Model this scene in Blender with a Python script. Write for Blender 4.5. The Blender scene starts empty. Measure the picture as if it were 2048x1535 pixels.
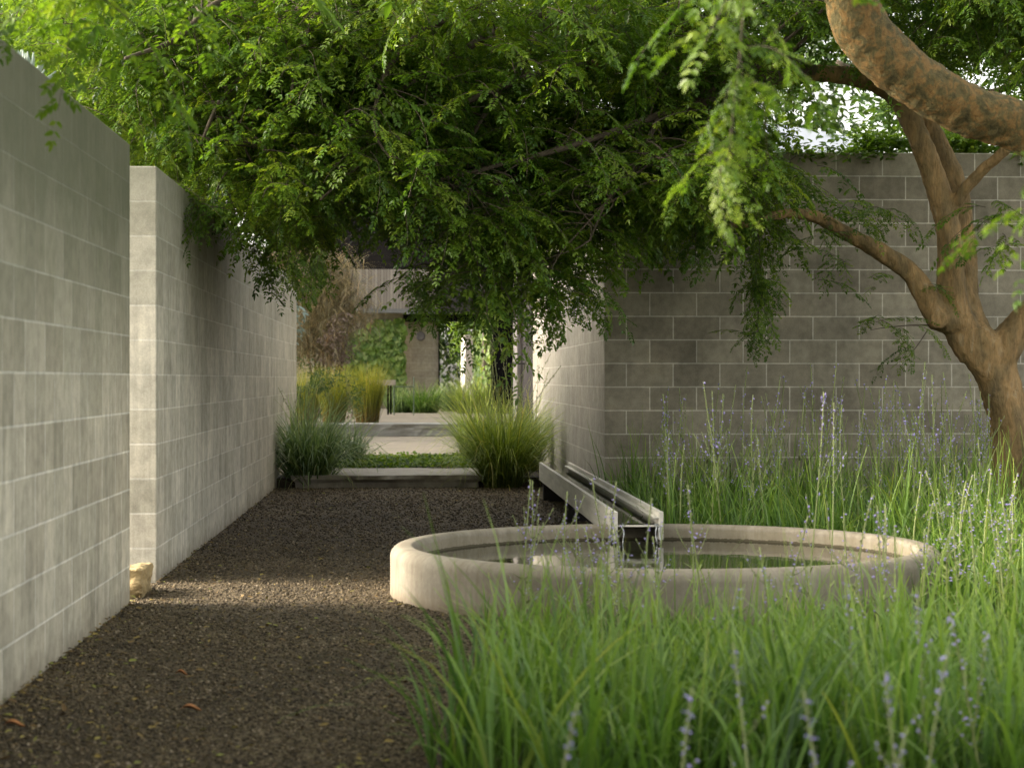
import bpy, bmesh, math, random
import numpy as np
from mathutils import Vector, noise, Matrix

rng = np.random.default_rng(11)
random.seed(11)
C = bpy.context.scene.collection
R = math.radians

# ------------------------------------------------------------------ camera geometry (photo is 2048 x 1535)
F, CX, HY, EYE = 3800.0, 1024.0, 757.0, 1.175
YAW = math.atan(195 / F)
SN, CS = math.sin(YAW), math.cos(YAW)

def P(px, py, Y):
    a, b = (px - CX) / F, (HY - py) / F
    dx, dy = SN + a * CS, CS - a * SN
    t = Y / dy
    return Vector((dx * t, Y, EYE + b * t))

def YX(px, X):                     # depth at which a plane x = X is met by the column px
    a = (px - CX) / F
    return X * (CS - a * SN) / (SN + a * CS)

def scr(p):                        # world point -> photo pixel
    d = p[0] * SN + p[1] * CS
    return CX + F * (p[0] * CS - p[1] * SN) / d, HY - F * (p[2] - EYE) / d

# ------------------------------------------------------------------ object helpers
def T(o, label, cat, group=None, kind=None):
    o['label'] = label; o['category'] = cat
    if group: o['group'] = group
    if kind: o['kind'] = kind
    return o

def S(o):
    o['kind'] = 'structure'; return o

def empty(name, loc=(0, 0, 0)):
    o = bpy.data.objects.new(name, None); C.objects.link(o)
    o.location = loc; o.empty_display_size = .1
    return o

def put(parent, o):                # parent without moving (parents are unrotated empties)
    if parent is not None:
        o.parent = parent
        o.matrix_parent_inverse = Matrix.Translation(-Vector(parent.location))
    return o

def np_mesh(name, V, Fc, mat, parent=None, smooth=False, attrs=None):
    V = np.asarray(V, dtype=np.float32).reshape(-1, 3); Fc = np.asarray(Fc, dtype=np.int32)
    n = Fc.shape[1]
    me = bpy.data.meshes.new(name)
    me.vertices.add(len(V)); me.vertices.foreach_set('co', V.ravel())
    me.loops.add(Fc.size); me.loops.foreach_set('vertex_index', Fc.ravel())
    me.polygons.add(len(Fc))
    me.polygons.foreach_set('loop_start', np.arange(0, Fc.size, n, dtype=np.int32))
    me.update(calc_edges=True)
    if smooth:
        me.polygons.foreach_set('use_smooth', np.ones(len(Fc), dtype=bool))
    for k, a in (attrs or {}).items():
        at = me.attributes.new(k, 'FLOAT', 'POINT'); at.data.foreach_set('value', np.asarray(a, dtype=np.float32))
    me.materials.append(mat)
    o = bpy.data.objects.new(name, me); C.objects.link(o)
    return put(parent, o)

class MB:
    def __init__(s): s.v = []; s.f = []
    def box(s, x0, y0, z0, x1, y1, z1):
        b = len(s.v)
        s.v += [(x, y, z) for z in (z0, z1) for y in (y0, y1) for x in (x0, x1)]
        for q in ((0, 2, 3, 1), (4, 5, 7, 6), (0, 1, 5, 4), (2, 6, 7, 3), (0, 4, 6, 2), (1, 3, 7, 5)):
            s.f.append(tuple(b + i for i in q))
        return s
    def tube(s, pts, radii, n=8, lump=0.0, cap=True, ph=0.0):
        b = len(s.v); pts = [Vector(p) for p in pts]
        up = Vector((0, 0, 1)); prev = None
        for i, p in enumerate(pts):
            t = (pts[min(i + 1, len(pts) - 1)] - pts[max(i - 1, 0)]).normalized()
            if prev is None:
                a = t.cross(up)
                if a.length < .05: a = t.cross(Vector((1, 0, 0)))
                a.normalize()
            else:
                a = (prev - t * prev.dot(t)).normalized()
            prev = a; c = t.cross(a)
            for k in range(n):
                th = 2 * math.pi * k / n
                d = a * math.cos(th) + c * math.sin(th)
                r = radii[i]
                if lump:
                    q = p + d * r
                    r *= 1 + lump * (noise.noise(q * 2.2) * .9 + noise.noise(q * 6) * .35 + .5 * math.sin(3 * th + i * .25 + ph))
                s.v.append(tuple(p + d * r))
        for i in range(len(pts) - 1):
            for k in range(n):
                s.f.append((b + i * n + k, b + i * n + (k + 1) % n, b + (i + 1) * n + (k + 1) % n, b + (i + 1) * n + k))
        if cap:
            s.f.append(tuple(b + k for k in range(n))[::-1])
            e = b + (len(pts) - 1) * n
            s.f.append(tuple(e + k for k in range(n)))
        return s
    def lathe(s, prof, cx, cy, n=96):
        b = len(s.v); m = len(prof)
        for k in range(n):
            th = 2 * math.pi * k / n
            for r, z in prof: s.v.append((cx + r * math.cos(th), cy + r * math.sin(th), z))
        for k in range(n):
            k2 = (k + 1) % n
            for i in range(m):
                i2 = (i + 1) % m
                s.f.append((b + k * m + i, b + k2 * m + i, b + k2 * m + i2, b + k * m + i2))
        return s
    def build(s, name, mat, parent=None, smooth=False, bevel=0.0):
        me = bpy.data.meshes.new(name); me.from_pydata(s.v, [], s.f); me.update()
        bm = bmesh.new(); bm.from_mesh(me)
        bmesh.ops.recalc_face_normals(bm, faces=bm.faces)
        if bevel:
            bmesh.ops.bevel(bm, geom=list(bm.edges), offset=bevel, segments=2, affect='EDGES', profile=.6)
        for fc in bm.faces: fc.smooth = smooth
        bm.to_mesh(me); bm.free()
        me.materials.append(mat)
        o = bpy.data.objects.new(name, me); C.objects.link(o)
        return put(parent, o)

def spline(pts, per=6):            # Catmull-Rom through points
    pts = [Vector(p) for p in pts]
    q = [pts[0] * 2 - pts[1]] + pts + [pts[-1] * 2 - pts[-2]]
    out = []
    for i in range(1, len(q) - 2):
        for k in range(per):
            t = k / per
            a, b, c, d = q[i - 1], q[i], q[i + 1], q[i + 2]
            out.append(.5 * ((2 * b) + (c - a) * t + (2 * a - 5 * b + 4 * c - d) * t * t + (3 * b - a - 3 * c + d) * t ** 3))
    out.append(pts[-1])
    return out

def lerpr(rs, n):
    x = np.linspace(0, len(rs) - 1, n)
    return list(np.interp(x, range(len(rs)), rs))

# ------------------------------------------------------------------ materials
class N:
    def __init__(s, name):
        s.m = bpy.data.materials.new(name); s.m.use_nodes = True
        s.t = s.m.node_tree; s.t.nodes.clear()
        s.out = s.n('ShaderNodeOutputMaterial')
    def n(s, typ, **kw):
        nd = s.t.nodes.new(typ)
        for k, v in kw.items():
            if k in nd.inputs: s.set(nd.inputs[k], v)
            else: setattr(nd, k, v)
        return nd
    def set(s, inp, v):
        if isinstance(v, bpy.types.NodeSocket): s.t.links.new(v, inp)
        else:
            if hasattr(inp.default_value, '__len__') and not hasattr(v, '__len__'): v = (v,) * len(inp.default_value)
            if hasattr(inp.default_value, '__len__') and len(inp.default_value) == 4 and len(v) == 3: v = (*v, 1)
            inp.default_value = v
    def math(s, op, a, b=0.0, c=None, clamp=False):
        nd = s.t.nodes.new('ShaderNodeMath'); nd.operation = op; nd.use_clamp = clamp
        s.set(nd.inputs[0], a); s.set(nd.inputs[1], b)
        if c is not None: s.set(nd.inputs[2], c)
        return nd.outputs[0]
    def mix(s, f, a, b, blend='MIX'):
        nd = s.t.nodes.new('ShaderNodeMix'); nd.data_type = 'RGBA'; nd.blend_type = blend
        s.set(nd.inputs[0], f); s.set(nd.inputs[6], a); s.set(nd.inputs[7], b)
        return nd.outputs[2]
    def ramp(s, f, stops, interp='LINEAR'):
        nd = s.t.nodes.new('ShaderNodeValToRGB'); s.set(nd.inputs[0], f)
        cr = nd.color_ramp; cr.interpolation = interp
        while len(cr.elements) < len(stops): cr.elements.new(.5)
        for e, (p, c) in zip(cr.elements, stops):
            e.position = p; e.color = (*c, 1) if hasattr(c, '__len__') else (c, c, c, 1)
        return nd.outputs[0]
    def noise(s, vec, scale, detail=4, rough=.55, out='Fac', dist=0.0):
        nd = s.n('ShaderNodeTexNoise'); s.set(nd.inputs['Scale'], scale); s.set(nd.inputs['Detail'], detail)
        s.set(nd.inputs['Roughness'], rough); s.set(nd.inputs['Distortion'], dist)
        if vec is not None: s.t.links.new(vec, nd.inputs['Vector'])
        return nd.outputs[out]
    def coords(s): return s.n('ShaderNodeTexCoord').outputs['Object']
    def vmul(s, v, k):
        nd = s.n('ShaderNodeVectorMath', operation='MULTIPLY'); s.set(nd.inputs[0], v); s.set(nd.inputs[1], k)
        return nd.outputs[0]
    def xyz(s, x, y, z):
        nd = s.n('ShaderNodeCombineXYZ'); s.set(nd.inputs[0], x); s.set(nd.inputs[1], y); s.set(nd.inputs[2], z)
        return nd.outputs[0]
    def sep(s, v):
        nd = s.n('ShaderNodeSeparateXYZ'); s.t.links.new(v, nd.inputs[0]); return nd.outputs
    def attr(s, name):
        nd = s.n('ShaderNodeAttribute'); nd.attribute_name = name; return nd.outputs['Fac']
    def bump(s, h, strength=.3, dist=.01):
        nd = s.n('ShaderNodeBump'); s.set(nd.inputs['Strength'], strength); s.set(nd.inputs['Distance'], dist)
        s.set(nd.inputs['Height'], h); return nd.outputs[0]
    def princ(s, col, rough=.8, normal=None, metal=0.0, spec=.5):
        nd = s.n('ShaderNodeBsdfPrincipled')
        s.set(nd.inputs['Base Color'], col); s.set(nd.inputs['Roughness'], rough)
        s.set(nd.inputs['Metallic'], metal); s.set(nd.inputs['Specular IOR Level'], spec)
        if normal is not None: s.t.links.new(normal, nd.inputs['Normal'])
        s.p = nd
        s.t.links.new(nd.outputs[0], s.out.inputs[0])
        return s.m

def leaf_mat(name, stops, trans=.38, rough=.42, spec=.45, tcol=None):
    k = N(name)
    col = k.ramp(k.attr('tint'), stops)
    big = k.noise(k.coords(), 1.3, 3)
    col = k.mix(k.math('MULTIPLY', big, .55), col, k.mix(1.0, col, (1.25, 1.12, .7), 'MULTIPLY'))
    k.princ(col, rough, spec=spec)
    tr = k.n('ShaderNodeBsdfTranslucent')
    k.set(tr.inputs[0], k.mix(1.0, col, tcol or (1.55, 1.5, .6), 'MULTIPLY'))
    mx = k.n('ShaderNodeMixShader'); mx.inputs[0].default_value = trans
    k.t.links.new(k.p.outputs[0], mx.inputs[1]); k.t.links.new(tr.outputs[0], mx.inputs[2])
    k.t.links.new(mx.outputs[0], k.out.inputs[0])
    return k.m

def block_mat(name, c1, c2, mortar, zoff, uoff, grain, stain_shade_z=None, stain_shade_w=.7, stain_shade_col=(.1, .105, .075), streak=.25, mot=.5):
    k = N(name)
    geo = k.n('ShaderNodeNewGeometry')
    pos = geo.outputs['Position']; nx, ny, nz = k.sep(geo.outputs['True Normal'])
    x, y, z = k.sep(pos)
    f = k.math('GREATER_THAN', k.math('ABSOLUTE', ny), .5)
    u = k.math('ADD', k.math('MULTIPLY', x, f), k.math('MULTIPLY', y, k.math('SUBTRACT', 1.0, f)))
    vec = k.xyz(k.math('ADD', u, uoff), k.math('ADD', z, zoff), 0.0)
    wob = k.n('ShaderNodeVectorMath', operation='MULTIPLY_ADD')
    k.t.links.new(k.noise(pos, 9, 2, out='Color'), wob.inputs[0]); wob.inputs[1].default_value = (.004, .004, 0); k.t.links.new(vec, wob.inputs[2])
    br = k.n('ShaderNodeTexBrick')
    k.t.links.new(wob.outputs[0], br.inputs['Vector'])
    br.offset = .5; br.offset_frequency = 2; br.squash = 1
    for a, v in (('Scale', 1.0), ('Mortar Size', .0055), ('Mortar Smooth', .15), ('Bias', 0.0), ('Brick Width', .4), ('Row Height', .2)): br.inputs[a].default_value = v
    k.set(br.inputs['Color1'], c1); k.set(br.inputs['Color2'], c2); k.set(br.inputs['Mortar'], mortar)
    col = br.outputs['Color']
    m1 = k.noise(pos, 2.6, 6, .6)
    m2 = k.noise(pos, 14, 5, .6)
    col = k.mix(mot, col, k.mix(1.0, col, k.ramp(m1, [(.3, (.52, .52, .5)), (.55, (1, 1, .98)), (.75, (1.3, 1.27, 1.2))]), 'MULTIPLY'))
    col = k.mix(.55, col, k.mix(1.0, col, k.ramp(m2, [(.3, .62), (.6, 1.12)]), 'MULTIPLY'))
    st = k.noise(k.xyz(k.math('MULTIPLY', u, 16.0), 0.0, k.math('MULTIPLY', z, .8)), 1.0, 5, .7)
    col = k.mix(streak, col, k.mix(1.0, col, k.ramp(st, [(.3, .45), (.62, 1.2)]), 'MULTIPLY'))
    if stain_shade_z is not None:
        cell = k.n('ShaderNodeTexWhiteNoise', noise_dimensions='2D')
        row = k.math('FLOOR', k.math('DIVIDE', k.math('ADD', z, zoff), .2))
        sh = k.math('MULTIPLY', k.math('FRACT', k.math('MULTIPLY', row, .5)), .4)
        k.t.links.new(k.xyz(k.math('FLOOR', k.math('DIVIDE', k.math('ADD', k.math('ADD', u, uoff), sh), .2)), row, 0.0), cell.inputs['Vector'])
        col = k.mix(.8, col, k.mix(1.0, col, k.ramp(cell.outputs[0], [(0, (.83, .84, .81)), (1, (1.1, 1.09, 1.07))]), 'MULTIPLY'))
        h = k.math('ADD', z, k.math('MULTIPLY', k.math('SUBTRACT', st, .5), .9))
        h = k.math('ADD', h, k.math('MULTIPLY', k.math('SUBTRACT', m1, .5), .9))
        s_ = k.math('DIVIDE', k.math('SUBTRACT', h, stain_shade_z), stain_shade_w, clamp=True)
        col = k.mix(k.math('MULTIPLY', s_, .85), col, stain_shade_col)  # dark greenish top: algae stain with canopy shade painted into the colour
    # damp, soil splashed foot
    ft = k.math('ADD', z, k.math('MULTIPLY', k.math('SUBTRACT', m2, .5), .16))
    ft = k.math('SUBTRACT', 1.0, k.math('DIVIDE', ft, .12, clamp=True))
    col = k.mix(k.math('MULTIPLY', ft, .45), col, (.16, .13, .09))
    g = k.noise(pos, grain, 3, .7)
    col = k.mix(.5, col, k.mix(1.0, col, k.ramp(g, [(.3, .7), (.65, 1.2)]), 'MULTIPLY'))
    hgt = k.math('ADD', k.math('MULTIPLY', k.math('SUBTRACT', 1.0, br.outputs['Fac']), .7), k.math('MULTIPLY', g, .35))
    return k.princ(col, .92, k.bump(hgt, .55, .006), spec=.25)

def simple_mat(name, c, rough=.7, var=.35, scale=8, metal=0.0, bump=.15, spec=.4, stretch=(1, 1, 1)):
    k = N(name); v = k.vmul(k.coords(), stretch)
    n1 = k.noise(v, scale, 6, .6)
    col = k.mix(1.0, c, k.ramp(n1, [(.25, 1 - var), (.75, 1 + var)]), 'MULTIPLY')
    return k.princ(col, rough, k.bump(k.noise(v, scale * 6, 4), bump, .01), metal, spec)

M = {}
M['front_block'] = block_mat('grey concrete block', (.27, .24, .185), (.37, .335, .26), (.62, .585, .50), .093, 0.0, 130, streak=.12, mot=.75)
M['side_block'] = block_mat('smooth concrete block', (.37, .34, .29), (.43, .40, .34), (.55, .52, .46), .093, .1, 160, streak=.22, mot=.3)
M['left_block'] = block_mat('weathered concrete block', (.41, .375, .295), (.54, .50, .405), (.66, .63, .55), 0.0, .05, 150, stain_shade_z=1.05, stain_shade_w=1.0, stain_shade_col=(.105, .115, .07), streak=.5, mot=.45)
M['house_block'] = block_mat('house concrete block', (.42, .37, .29), (.47, .415, .33), (.54, .49, .41), 0.0, .1, 120, streak=.1)

M['left_block_far'] = block_mat('paler concrete block', (.46, .43, .355), (.56, .525, .445), (.64, .61, .54), 0.0, .05, 150, stain_shade_z=1.6, stain_shade_w=1.1, stain_shade_col=(.15, .155, .11), streak=.42, mot=.4)  # copy with a paler, higher band of stain and painted canopy shade
def gravel_mat():
    k = N('gravel'); v = k.coords()
    vo = k.n('ShaderNodeTexVoronoi'); k.t.links.new(v, vo.inputs['Vector']); vo.inputs['Scale'].default_value = 105
    hs = k.sep(vo.outputs['Color'])
    col = k.ramp(hs[0], [(0, (.038, .029, .017)), (.45, (.085, .066, .038)), (.8, (.15, .117, .068)), (1, (.24, .19, .12))])
    big = k.noise(v, 1.1, 5, .6)
    col = k.mix(1.0, col, k.ramp(big, [(.3, (.6, .58, .55)), (.7, (1.25, 1.2, 1.15))]), 'MULTIPLY')
    vd = vo.outputs['Distance']
    h = k.math('SUBTRACT', 1.0, vd)
    return k.princ(col, .85, k.bump(k.math('ADD', h, k.math('MULTIPLY', k.noise(v, 30, 3), .6)), 1.0, .014), spec=.3)
M['gravel'] = gravel_mat()

def stone_attr():
    k = N('gravel stone')
    col = k.ramp(k.attr('tint'), [(0, (.034, .026, .016)), (.4, (.082, .063, .036)), (.75, (.15, .115, .066)), (.95, (.22, .17, .105)), (1, (.34, .28, .2))])
    return k.princ(col, .8, spec=.3)
M['gstone'] = stone_attr()
def litter_attr():
    k = N('leaf litter')
    col = k.ramp(k.attr('tint'), [(0, (.07, .045, .02)), (.4, (.16, .10, .04)), (.75, (.30, .22, .06)), (1, (.20, .22, .05))])
    return k.princ(col, .7, spec=.3)
M['litter'] = litter_attr()
M['soil'] = simple_mat('soil', (.05, .04, .028), .95, .5, 6, bump=.8)
M['earth'] = simple_mat('earth', (.07, .075, .035), .95, .5, 2, bump=.6)

def conc_mat():
    k = N('cast concrete'); v = k.coords(); x, y, z = k.sep(v)
    n1 = k.noise(v, 3.2, 7, .6); n2 = k.noise(v, 40, 4, .6)
    col = k.ramp(n1, [(.25, (.18, .16, .122)), (.5, (.25, .225, .178)), (.75, (.31, .28, .225))])
    col = k.mix(.4, col, k.mix(1.0, col, k.ramp(n2, [(.3, .72), (.65, 1.12)]), 'MULTIPLY'))
    ang = k.math('ARCTAN2', k.math('SUBTRACT', y, 10.45), k.math('SUBTRACT', x, 1.372))
    st = k.noise(k.xyz(k.math('MULTIPLY', ang, 22.0), 0.0, k.math('MULTIPLY', z, 2.0)), 1.0, 5, .65)
    col = k.mix(.5, col, k.mix(1.0, col, k.ramp(st, [(.36, (.62, .55, .45)), (.6, (1.06, 1.05, 1.02))]), 'MULTIPLY'))
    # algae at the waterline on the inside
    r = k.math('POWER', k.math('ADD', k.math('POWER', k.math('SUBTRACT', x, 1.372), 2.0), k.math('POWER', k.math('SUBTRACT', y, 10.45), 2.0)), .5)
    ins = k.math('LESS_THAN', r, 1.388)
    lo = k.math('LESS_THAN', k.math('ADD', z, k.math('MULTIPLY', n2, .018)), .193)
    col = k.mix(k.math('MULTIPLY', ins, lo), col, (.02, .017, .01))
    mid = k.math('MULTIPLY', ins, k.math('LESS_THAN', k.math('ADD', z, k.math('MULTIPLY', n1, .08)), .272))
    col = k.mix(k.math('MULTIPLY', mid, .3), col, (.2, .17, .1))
    ft = k.math('SUBTRACT', 1.0, k.math('DIVIDE', k.math('ADD', z, k.math('MULTIPLY', k.math('SUBTRACT', n1, .5), .12)), .09, clamp=True))
    col = k.mix(k.math('MULTIPLY', ft, .5), col, (.17, .13, .08))
    return k.princ(col, .85, k.bump(n2, .25, .008), spec=.3)
M['pool'] = conc_mat()

def water_mat():
    k = N('water'); v = k.coords()
    n1 = k.noise(v, 7, 3, .5); n2 = k.noise(v, 26, 2, .5)
    h = k.math('ADD', n1, k.math('MULTIPLY', n2, .2))
    return k.princ((.016, .018, .010), .015, k.bump(h, .05, .02), spec=.6)
M['water'] = water_mat()
def jet_mat():
    k = N('falling water'); k.princ((.9, .95, 1), .03, k.bump(k.noise(k.coords(), 60, 2), .4, .01))
    k.p.inputs['Transmission Weight'].default_value = .75; k.p.inputs['IOR'].default_value = 1.33
    return k.m
M['jet'] = jet_mat()
M['steel'] = simple_mat('dull zinc', (.52, .495, .43), .65, .3, 5, metal=.0, bump=.05, spec=.5, stretch=(1, .3, 3))
M['slab'] = simple_mat('bluestone slab', (.30, .275, .235), .85, .35, 7, bump=.5)
M['paving'] = simple_mat('sandstone paving', (.27, .235, .18), .85, .3, 4, bump=.3, stretch=(.4, 2.2, 1))
M['riser'] = simple_mat('grey layered stone', (.30, .30, .285), .8, .35, 5, bump=.6, stretch=(.35, 1, 5))
M['sand_rock'] = simple_mat('yellow sandstone', (.30, .225, .11), .85, .45, 7, bump=.5)
M['black'] = simple_mat('black steel', (.010, .010, .011), .9, .3, 6, bump=.05, spec=0.0)
M['char'] = simple_mat('dark charred timber', (.018, .016, .015), .95, .5, 3, bump=.6, spec=.05, stretch=(.4, .4, 14))
M['charcoal'] = simple_mat('charcoal cladding', (.045, .041, .041), .95, .3, 4, bump=.2, spec=.05)
M['greypost'] = simple_mat('grey post', (.22, .20, .19), .9, .15, 6, bump=.1)
M['bronze'] = simple_mat('bronze frame', (.15, .115, .09), .5, .2, 6, bump=.05)
M['lamp'] = simple_mat('lamp grey', (.17, .155, .165), .5, .15, 9, bump=.05)
M['flash'] = simple_mat('grey metal flashing', (.14, .14, .135), .5, .15, 6, bump=.05)
M['paletimber'] = simple_mat('pale weathered timber', (.48, .41, .34), .8, .2, 6, bump=.3, stretch=(.3, 1, 6))
M['roof'] = simple_mat('pale blue roof', (.60, .64, .72), .45, .1, 3, bump=.05)
M['paint'] = simple_mat('pale wall paint', (.52, .49, .45), .8, .08, 3, bump=.05)
def timber_mat():
    k = N('weathered boards'); v = k.coords(); x, y, z = k.sep(v)
    w = k.math('FRACT', k.math('MULTIPLY', x, 12.5))
    gap = k.math('LESS_THAN', w, .1)
    cell = k.n('ShaderNodeTexWhiteNoise', noise_dimensions='1D'); k.set(cell.inputs['W'], k.math('FLOOR', k.math('MULTIPLY', x, 12.5)))
    col = k.ramp(cell.outputs[0], [(0, (.19, .165, .14)), (1, (.29, .26, .225))])
    n1 = k.noise(k.xyz(k.math('MULTIPLY', x, 60.0), 0.0, k.math('MULTIPLY', z, 2.0)), 1.0, 5, .6)
    col = k.mix(.5, col, k.mix(1.0, col, k.ramp(n1, [(.3, .65), (.7, 1.25)]), 'MULTIPLY'))
    col = k.mix(gap, col, (.05, .045, .04))
    return k.princ(col, .85, k.bump(k.math('SUBTRACT', 1.0, gap), .4, .01), spec=.2)
M['boards'] = timber_mat()

def bark_mat(name, ca, cb, cc, cd, fs=1.0, vs=.28):
    k = N(name); v = k.coords()
    w = k.vmul(v, (1, 1, vs))
    n1 = k.noise(w, 9 * fs, 6, .65, dist=.6); n2 = k.noise(w, 30 * fs, 5, .7, dist=.8)
    col = k.ramp(n1, [(.28, ca), (.46, cb), (.6, cc), (.76, cd)])
    fl = k.ramp(n2, [(.36, .62), (.5, 1.0), (.68, 1.25)])
    col = k.mix(.85, col, k.mix(1.0, col, fl, 'MULTIPLY'))
    h = k.math('ADD', k.math('ADD', n2, k.math('MULTIPLY', k.noise(w, 70, 4), .4)), k.math('MULTIPLY', k.noise(k.vmul(v, (1, 1, .12)), 14, 3), 1.2))
    return k.princ(col, .85, k.bump(h, .9, .018), spec=.25)
M['bark'] = bark_mat('flaking orange bark', (.11, .085, .045), (.20, .14, .065), (.29, .185, .08), (.31, .255, .155))
M['bark2'] = bark_mat('mottled orange bark', (.05, .044, .018), (.115, .095, .038), (.225, .13, .043), (.145, .122, .052), 2.0, .8)
M['twig'] = simple_mat('thin branch bark', (.075, .058, .04), .85, .4, 12, bump=.4)

M['leaf'] = leaf_mat('small green leaflets', [(0, (.030, .074, .011)), (.45, (.068, .138, .016)), (.8, (.12, .20, .023)), (1, (.19, .27, .04))], trans=.48)
M['leaf_dark'] = leaf_mat('dark green leaves', [(0, (.022, .055, .014)), (.6, (.045, .095, .02)), (1, (.09, .15, .03))], trans=.3)
M['leaf_light'] = leaf_mat('fresh light leaves', [(0, (.05, .105, .018)), (.6, (.09, .165, .025)), (1, (.16, .235, .05))], trans=.45)
M['leaf_blue'] = leaf_mat('blue grey leaves', [(0, (.14, .22, .22)), (1, (.25, .34, .34))], trans=.2, tcol=(1, 1, 1))
M['leaf_mauve'] = leaf_mat('mauve brown leaves', [(0, (.10, .075, .07)), (1, (.20, .15, .13))], trans=.2, tcol=(1, 1, .9))
M['ivy'] = leaf_mat('climber leaves', [(0, (.06, .13, .025)), (.6, (.17, .28, .055)), (1, (.32, .42, .15))], trans=.3)

def blade_mat(name, root, midc, tip, trans=.35, tcol=(1.5, 1.5, .7)):
    k = N(name)
    col = k.ramp(k.attr('along'), [(0, root), (.45, midc), (1, tip)])
    t = k.attr('tint')
    col = k.mix(1.0, col, k.ramp(t, [(0, (.4, .5, .42)), (.5, (.95, .98, .9)), (.8, (1.5, 1.4, 1.05)), (.95, (1.8, 1.6, 1.35)), (1, (2.3, 1.6, 1.5))]), 'MULTIPLY')
    k.princ(col, .42, spec=.4)
    tr = k.n('ShaderNodeBsdfTranslucent'); k.set(tr.inputs[0], k.mix(1.0, col, tcol, 'MULTIPLY'))
    mx = k.n('ShaderNodeMixShader'); mx.inputs[0].default_value = trans
    k.t.links.new(k.p.outputs[0], mx.inputs[1]); k.t.links.new(tr.outputs[0], mx.inputs[2]); k.t.links.new(mx.outputs[0], k.out.inputs[0])
    return k.m
M['grass'] = blade_mat('meadow blades', (.055, .10, .024), (.09, .18, .034), (.165, .25, .06))
M['lomandra'] = blade_mat('silver green blades', (.06, .10, .035), (.14, .22, .10), (.30, .38, .23), tcol=(1.3, 1.3, .8))
M['lime_grass'] = blade_mat('lime green blades', (.10, .13, .035), (.18, .25, .055), (.34, .40, .13))
M['restio'] = blade_mat('yellow green stems', (.17, .11, .045), (.18, .20, .035), (.32, .32, .05))
M['wispy'] = blade_mat('dry weeping stems', (.16, .13, .08), (.23, .20, .13), (.33, .28, .19), tcol=(1.1, 1.05, .8))
M['aloe'] = simple_mat('grey green succulent', (.26, .32, .27), .5, .15, 6, bump=.05)
M['stem'] = simple_mat('green flower stem', (.23, .27, .095), .6, .25, 20, bump=.05)
M['bloom'] = simple_mat('lilac petals', (.34, .29, .58), .7, .3, 60, bump=.05)
M['bud'] = simple_mat('green grey buds', (.17, .19, .10), .7, .35, 40, bump=.05)
M['fallen'] = simple_mat('orange dead leaf', (.36, .15, .05), .7, .3, 30, bump=.2)

# ------------------------------------------------------------------ foliage generators
def leaflet(base, d, nrm, l, w):
    """six-point folded leaflet -> verts (6,3), faces 2 quads"""
    d = d.normalized(); s = d.cross(nrm)
    if s.length < 1e-4: s = Vector((0, 1, 0))
    s.normalize(); u = s.cross(d)
    up = u * (w * .18)
    curl = u * (-l * .06)
    return [base, base + d * l * .3 + s * w * .5 + up, base + d * l * .7 + s * w * .38 + up * .8 + curl * .5, base + d * l + curl,
            base + d * l * .7 - s * w * .38 + up * .8 + curl * .5, base + d * l * .3 - s * w * .5 + up]
LQ = [(0, 1, 2, 3), (0, 3, 4, 5)]

def twig_proto(seed, length=.62, nleaf=12, rach=.125, ll=.048, lw=.0225, droop=.16, pairs=4):
    rd = random.Random(seed)
    V, Fq, tint = [], [], []
    p = Vector((0, 0, 0)); d = Vector((1, rd.uniform(-.2, .2), rd.uniform(-.05, .35))).normalized()
    step = length / nleaf; path = [p.copy()]
    for i in range(nleaf):
        d = (d + Vector((rd.uniform(-.12, .12), rd.uniform(-.12, .12), -droop * rd.uniform(.6, 1.3)))).normalized()
        p = p + d * step; path.append(p.copy())
        side = d.cross(Vector((0, 0, 1)))
        if side.length < .1: side = Vector((rd.uniform(-1, 1), rd.uniform(-1, 1), 0))
        side.normalize(); sg = 1 if i % 2 else -1
        if i == nleaf - 1: ld = d.copy()
        else: ld = (d * rd.uniform(.4, .8) + side * sg * rd.uniform(.6, 1.1) + Vector((0, 0, rd.uniform(-.55, .1)))).normalized()
        rl = rach * rd.uniform(.7, 1.2); lt = rd.random()
        q = p.copy(); nr = (Vector((rd.uniform(-.5, .5), rd.uniform(-.5, .5), 1))).normalized()
        np_ = pairs + rd.choice((-1, 0, 0, 1))
        for j in range(np_):
            ld = (ld + Vector((0, 0, -.055))).normalized()
            q = q + ld * (rl / np_)
            s = ld.cross(nr).normalized()
            for sg2 in (-1, 1):
                dd = ld * rd.uniform(.45, .8) + s * sg2 + Vector((0, 0, rd.uniform(-.3, .05)))
                b = len(V)
                V += leaflet(q, dd, nr + Vector((rd.uniform(-.3, .3), rd.uniform(-.3, .3), 0)), ll * rd.uniform(.7, 1.1), lw * rd.uniform(.8, 1.15))
                Fq += [tuple(b + k for k in f) for f in LQ]; tint += [min(1, max(0, lt * .6 + rd.random() * .4))] * 6
        b = len(V); V += leaflet(q, ld, nr, ll * 1.1, lw); Fq += [tuple(b + k for k in f) for f in LQ]; tint += [lt] * 6
    mb = MB(); mb.tube(path, lerpr([.0042, .0012], len(path)), 3, cap=False)
    return (np.array([tuple(v) for v in V]), np.array(Fq), np.array(tint), np.array(mb.v), np.array(mb.f))

PROTO = [twig_proto(100 + i, length=.5 + .06 * (i % 5), nleaf=9 + i % 5, droop=.07 + .03 * (i % 4)) for i in range(10)]

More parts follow.
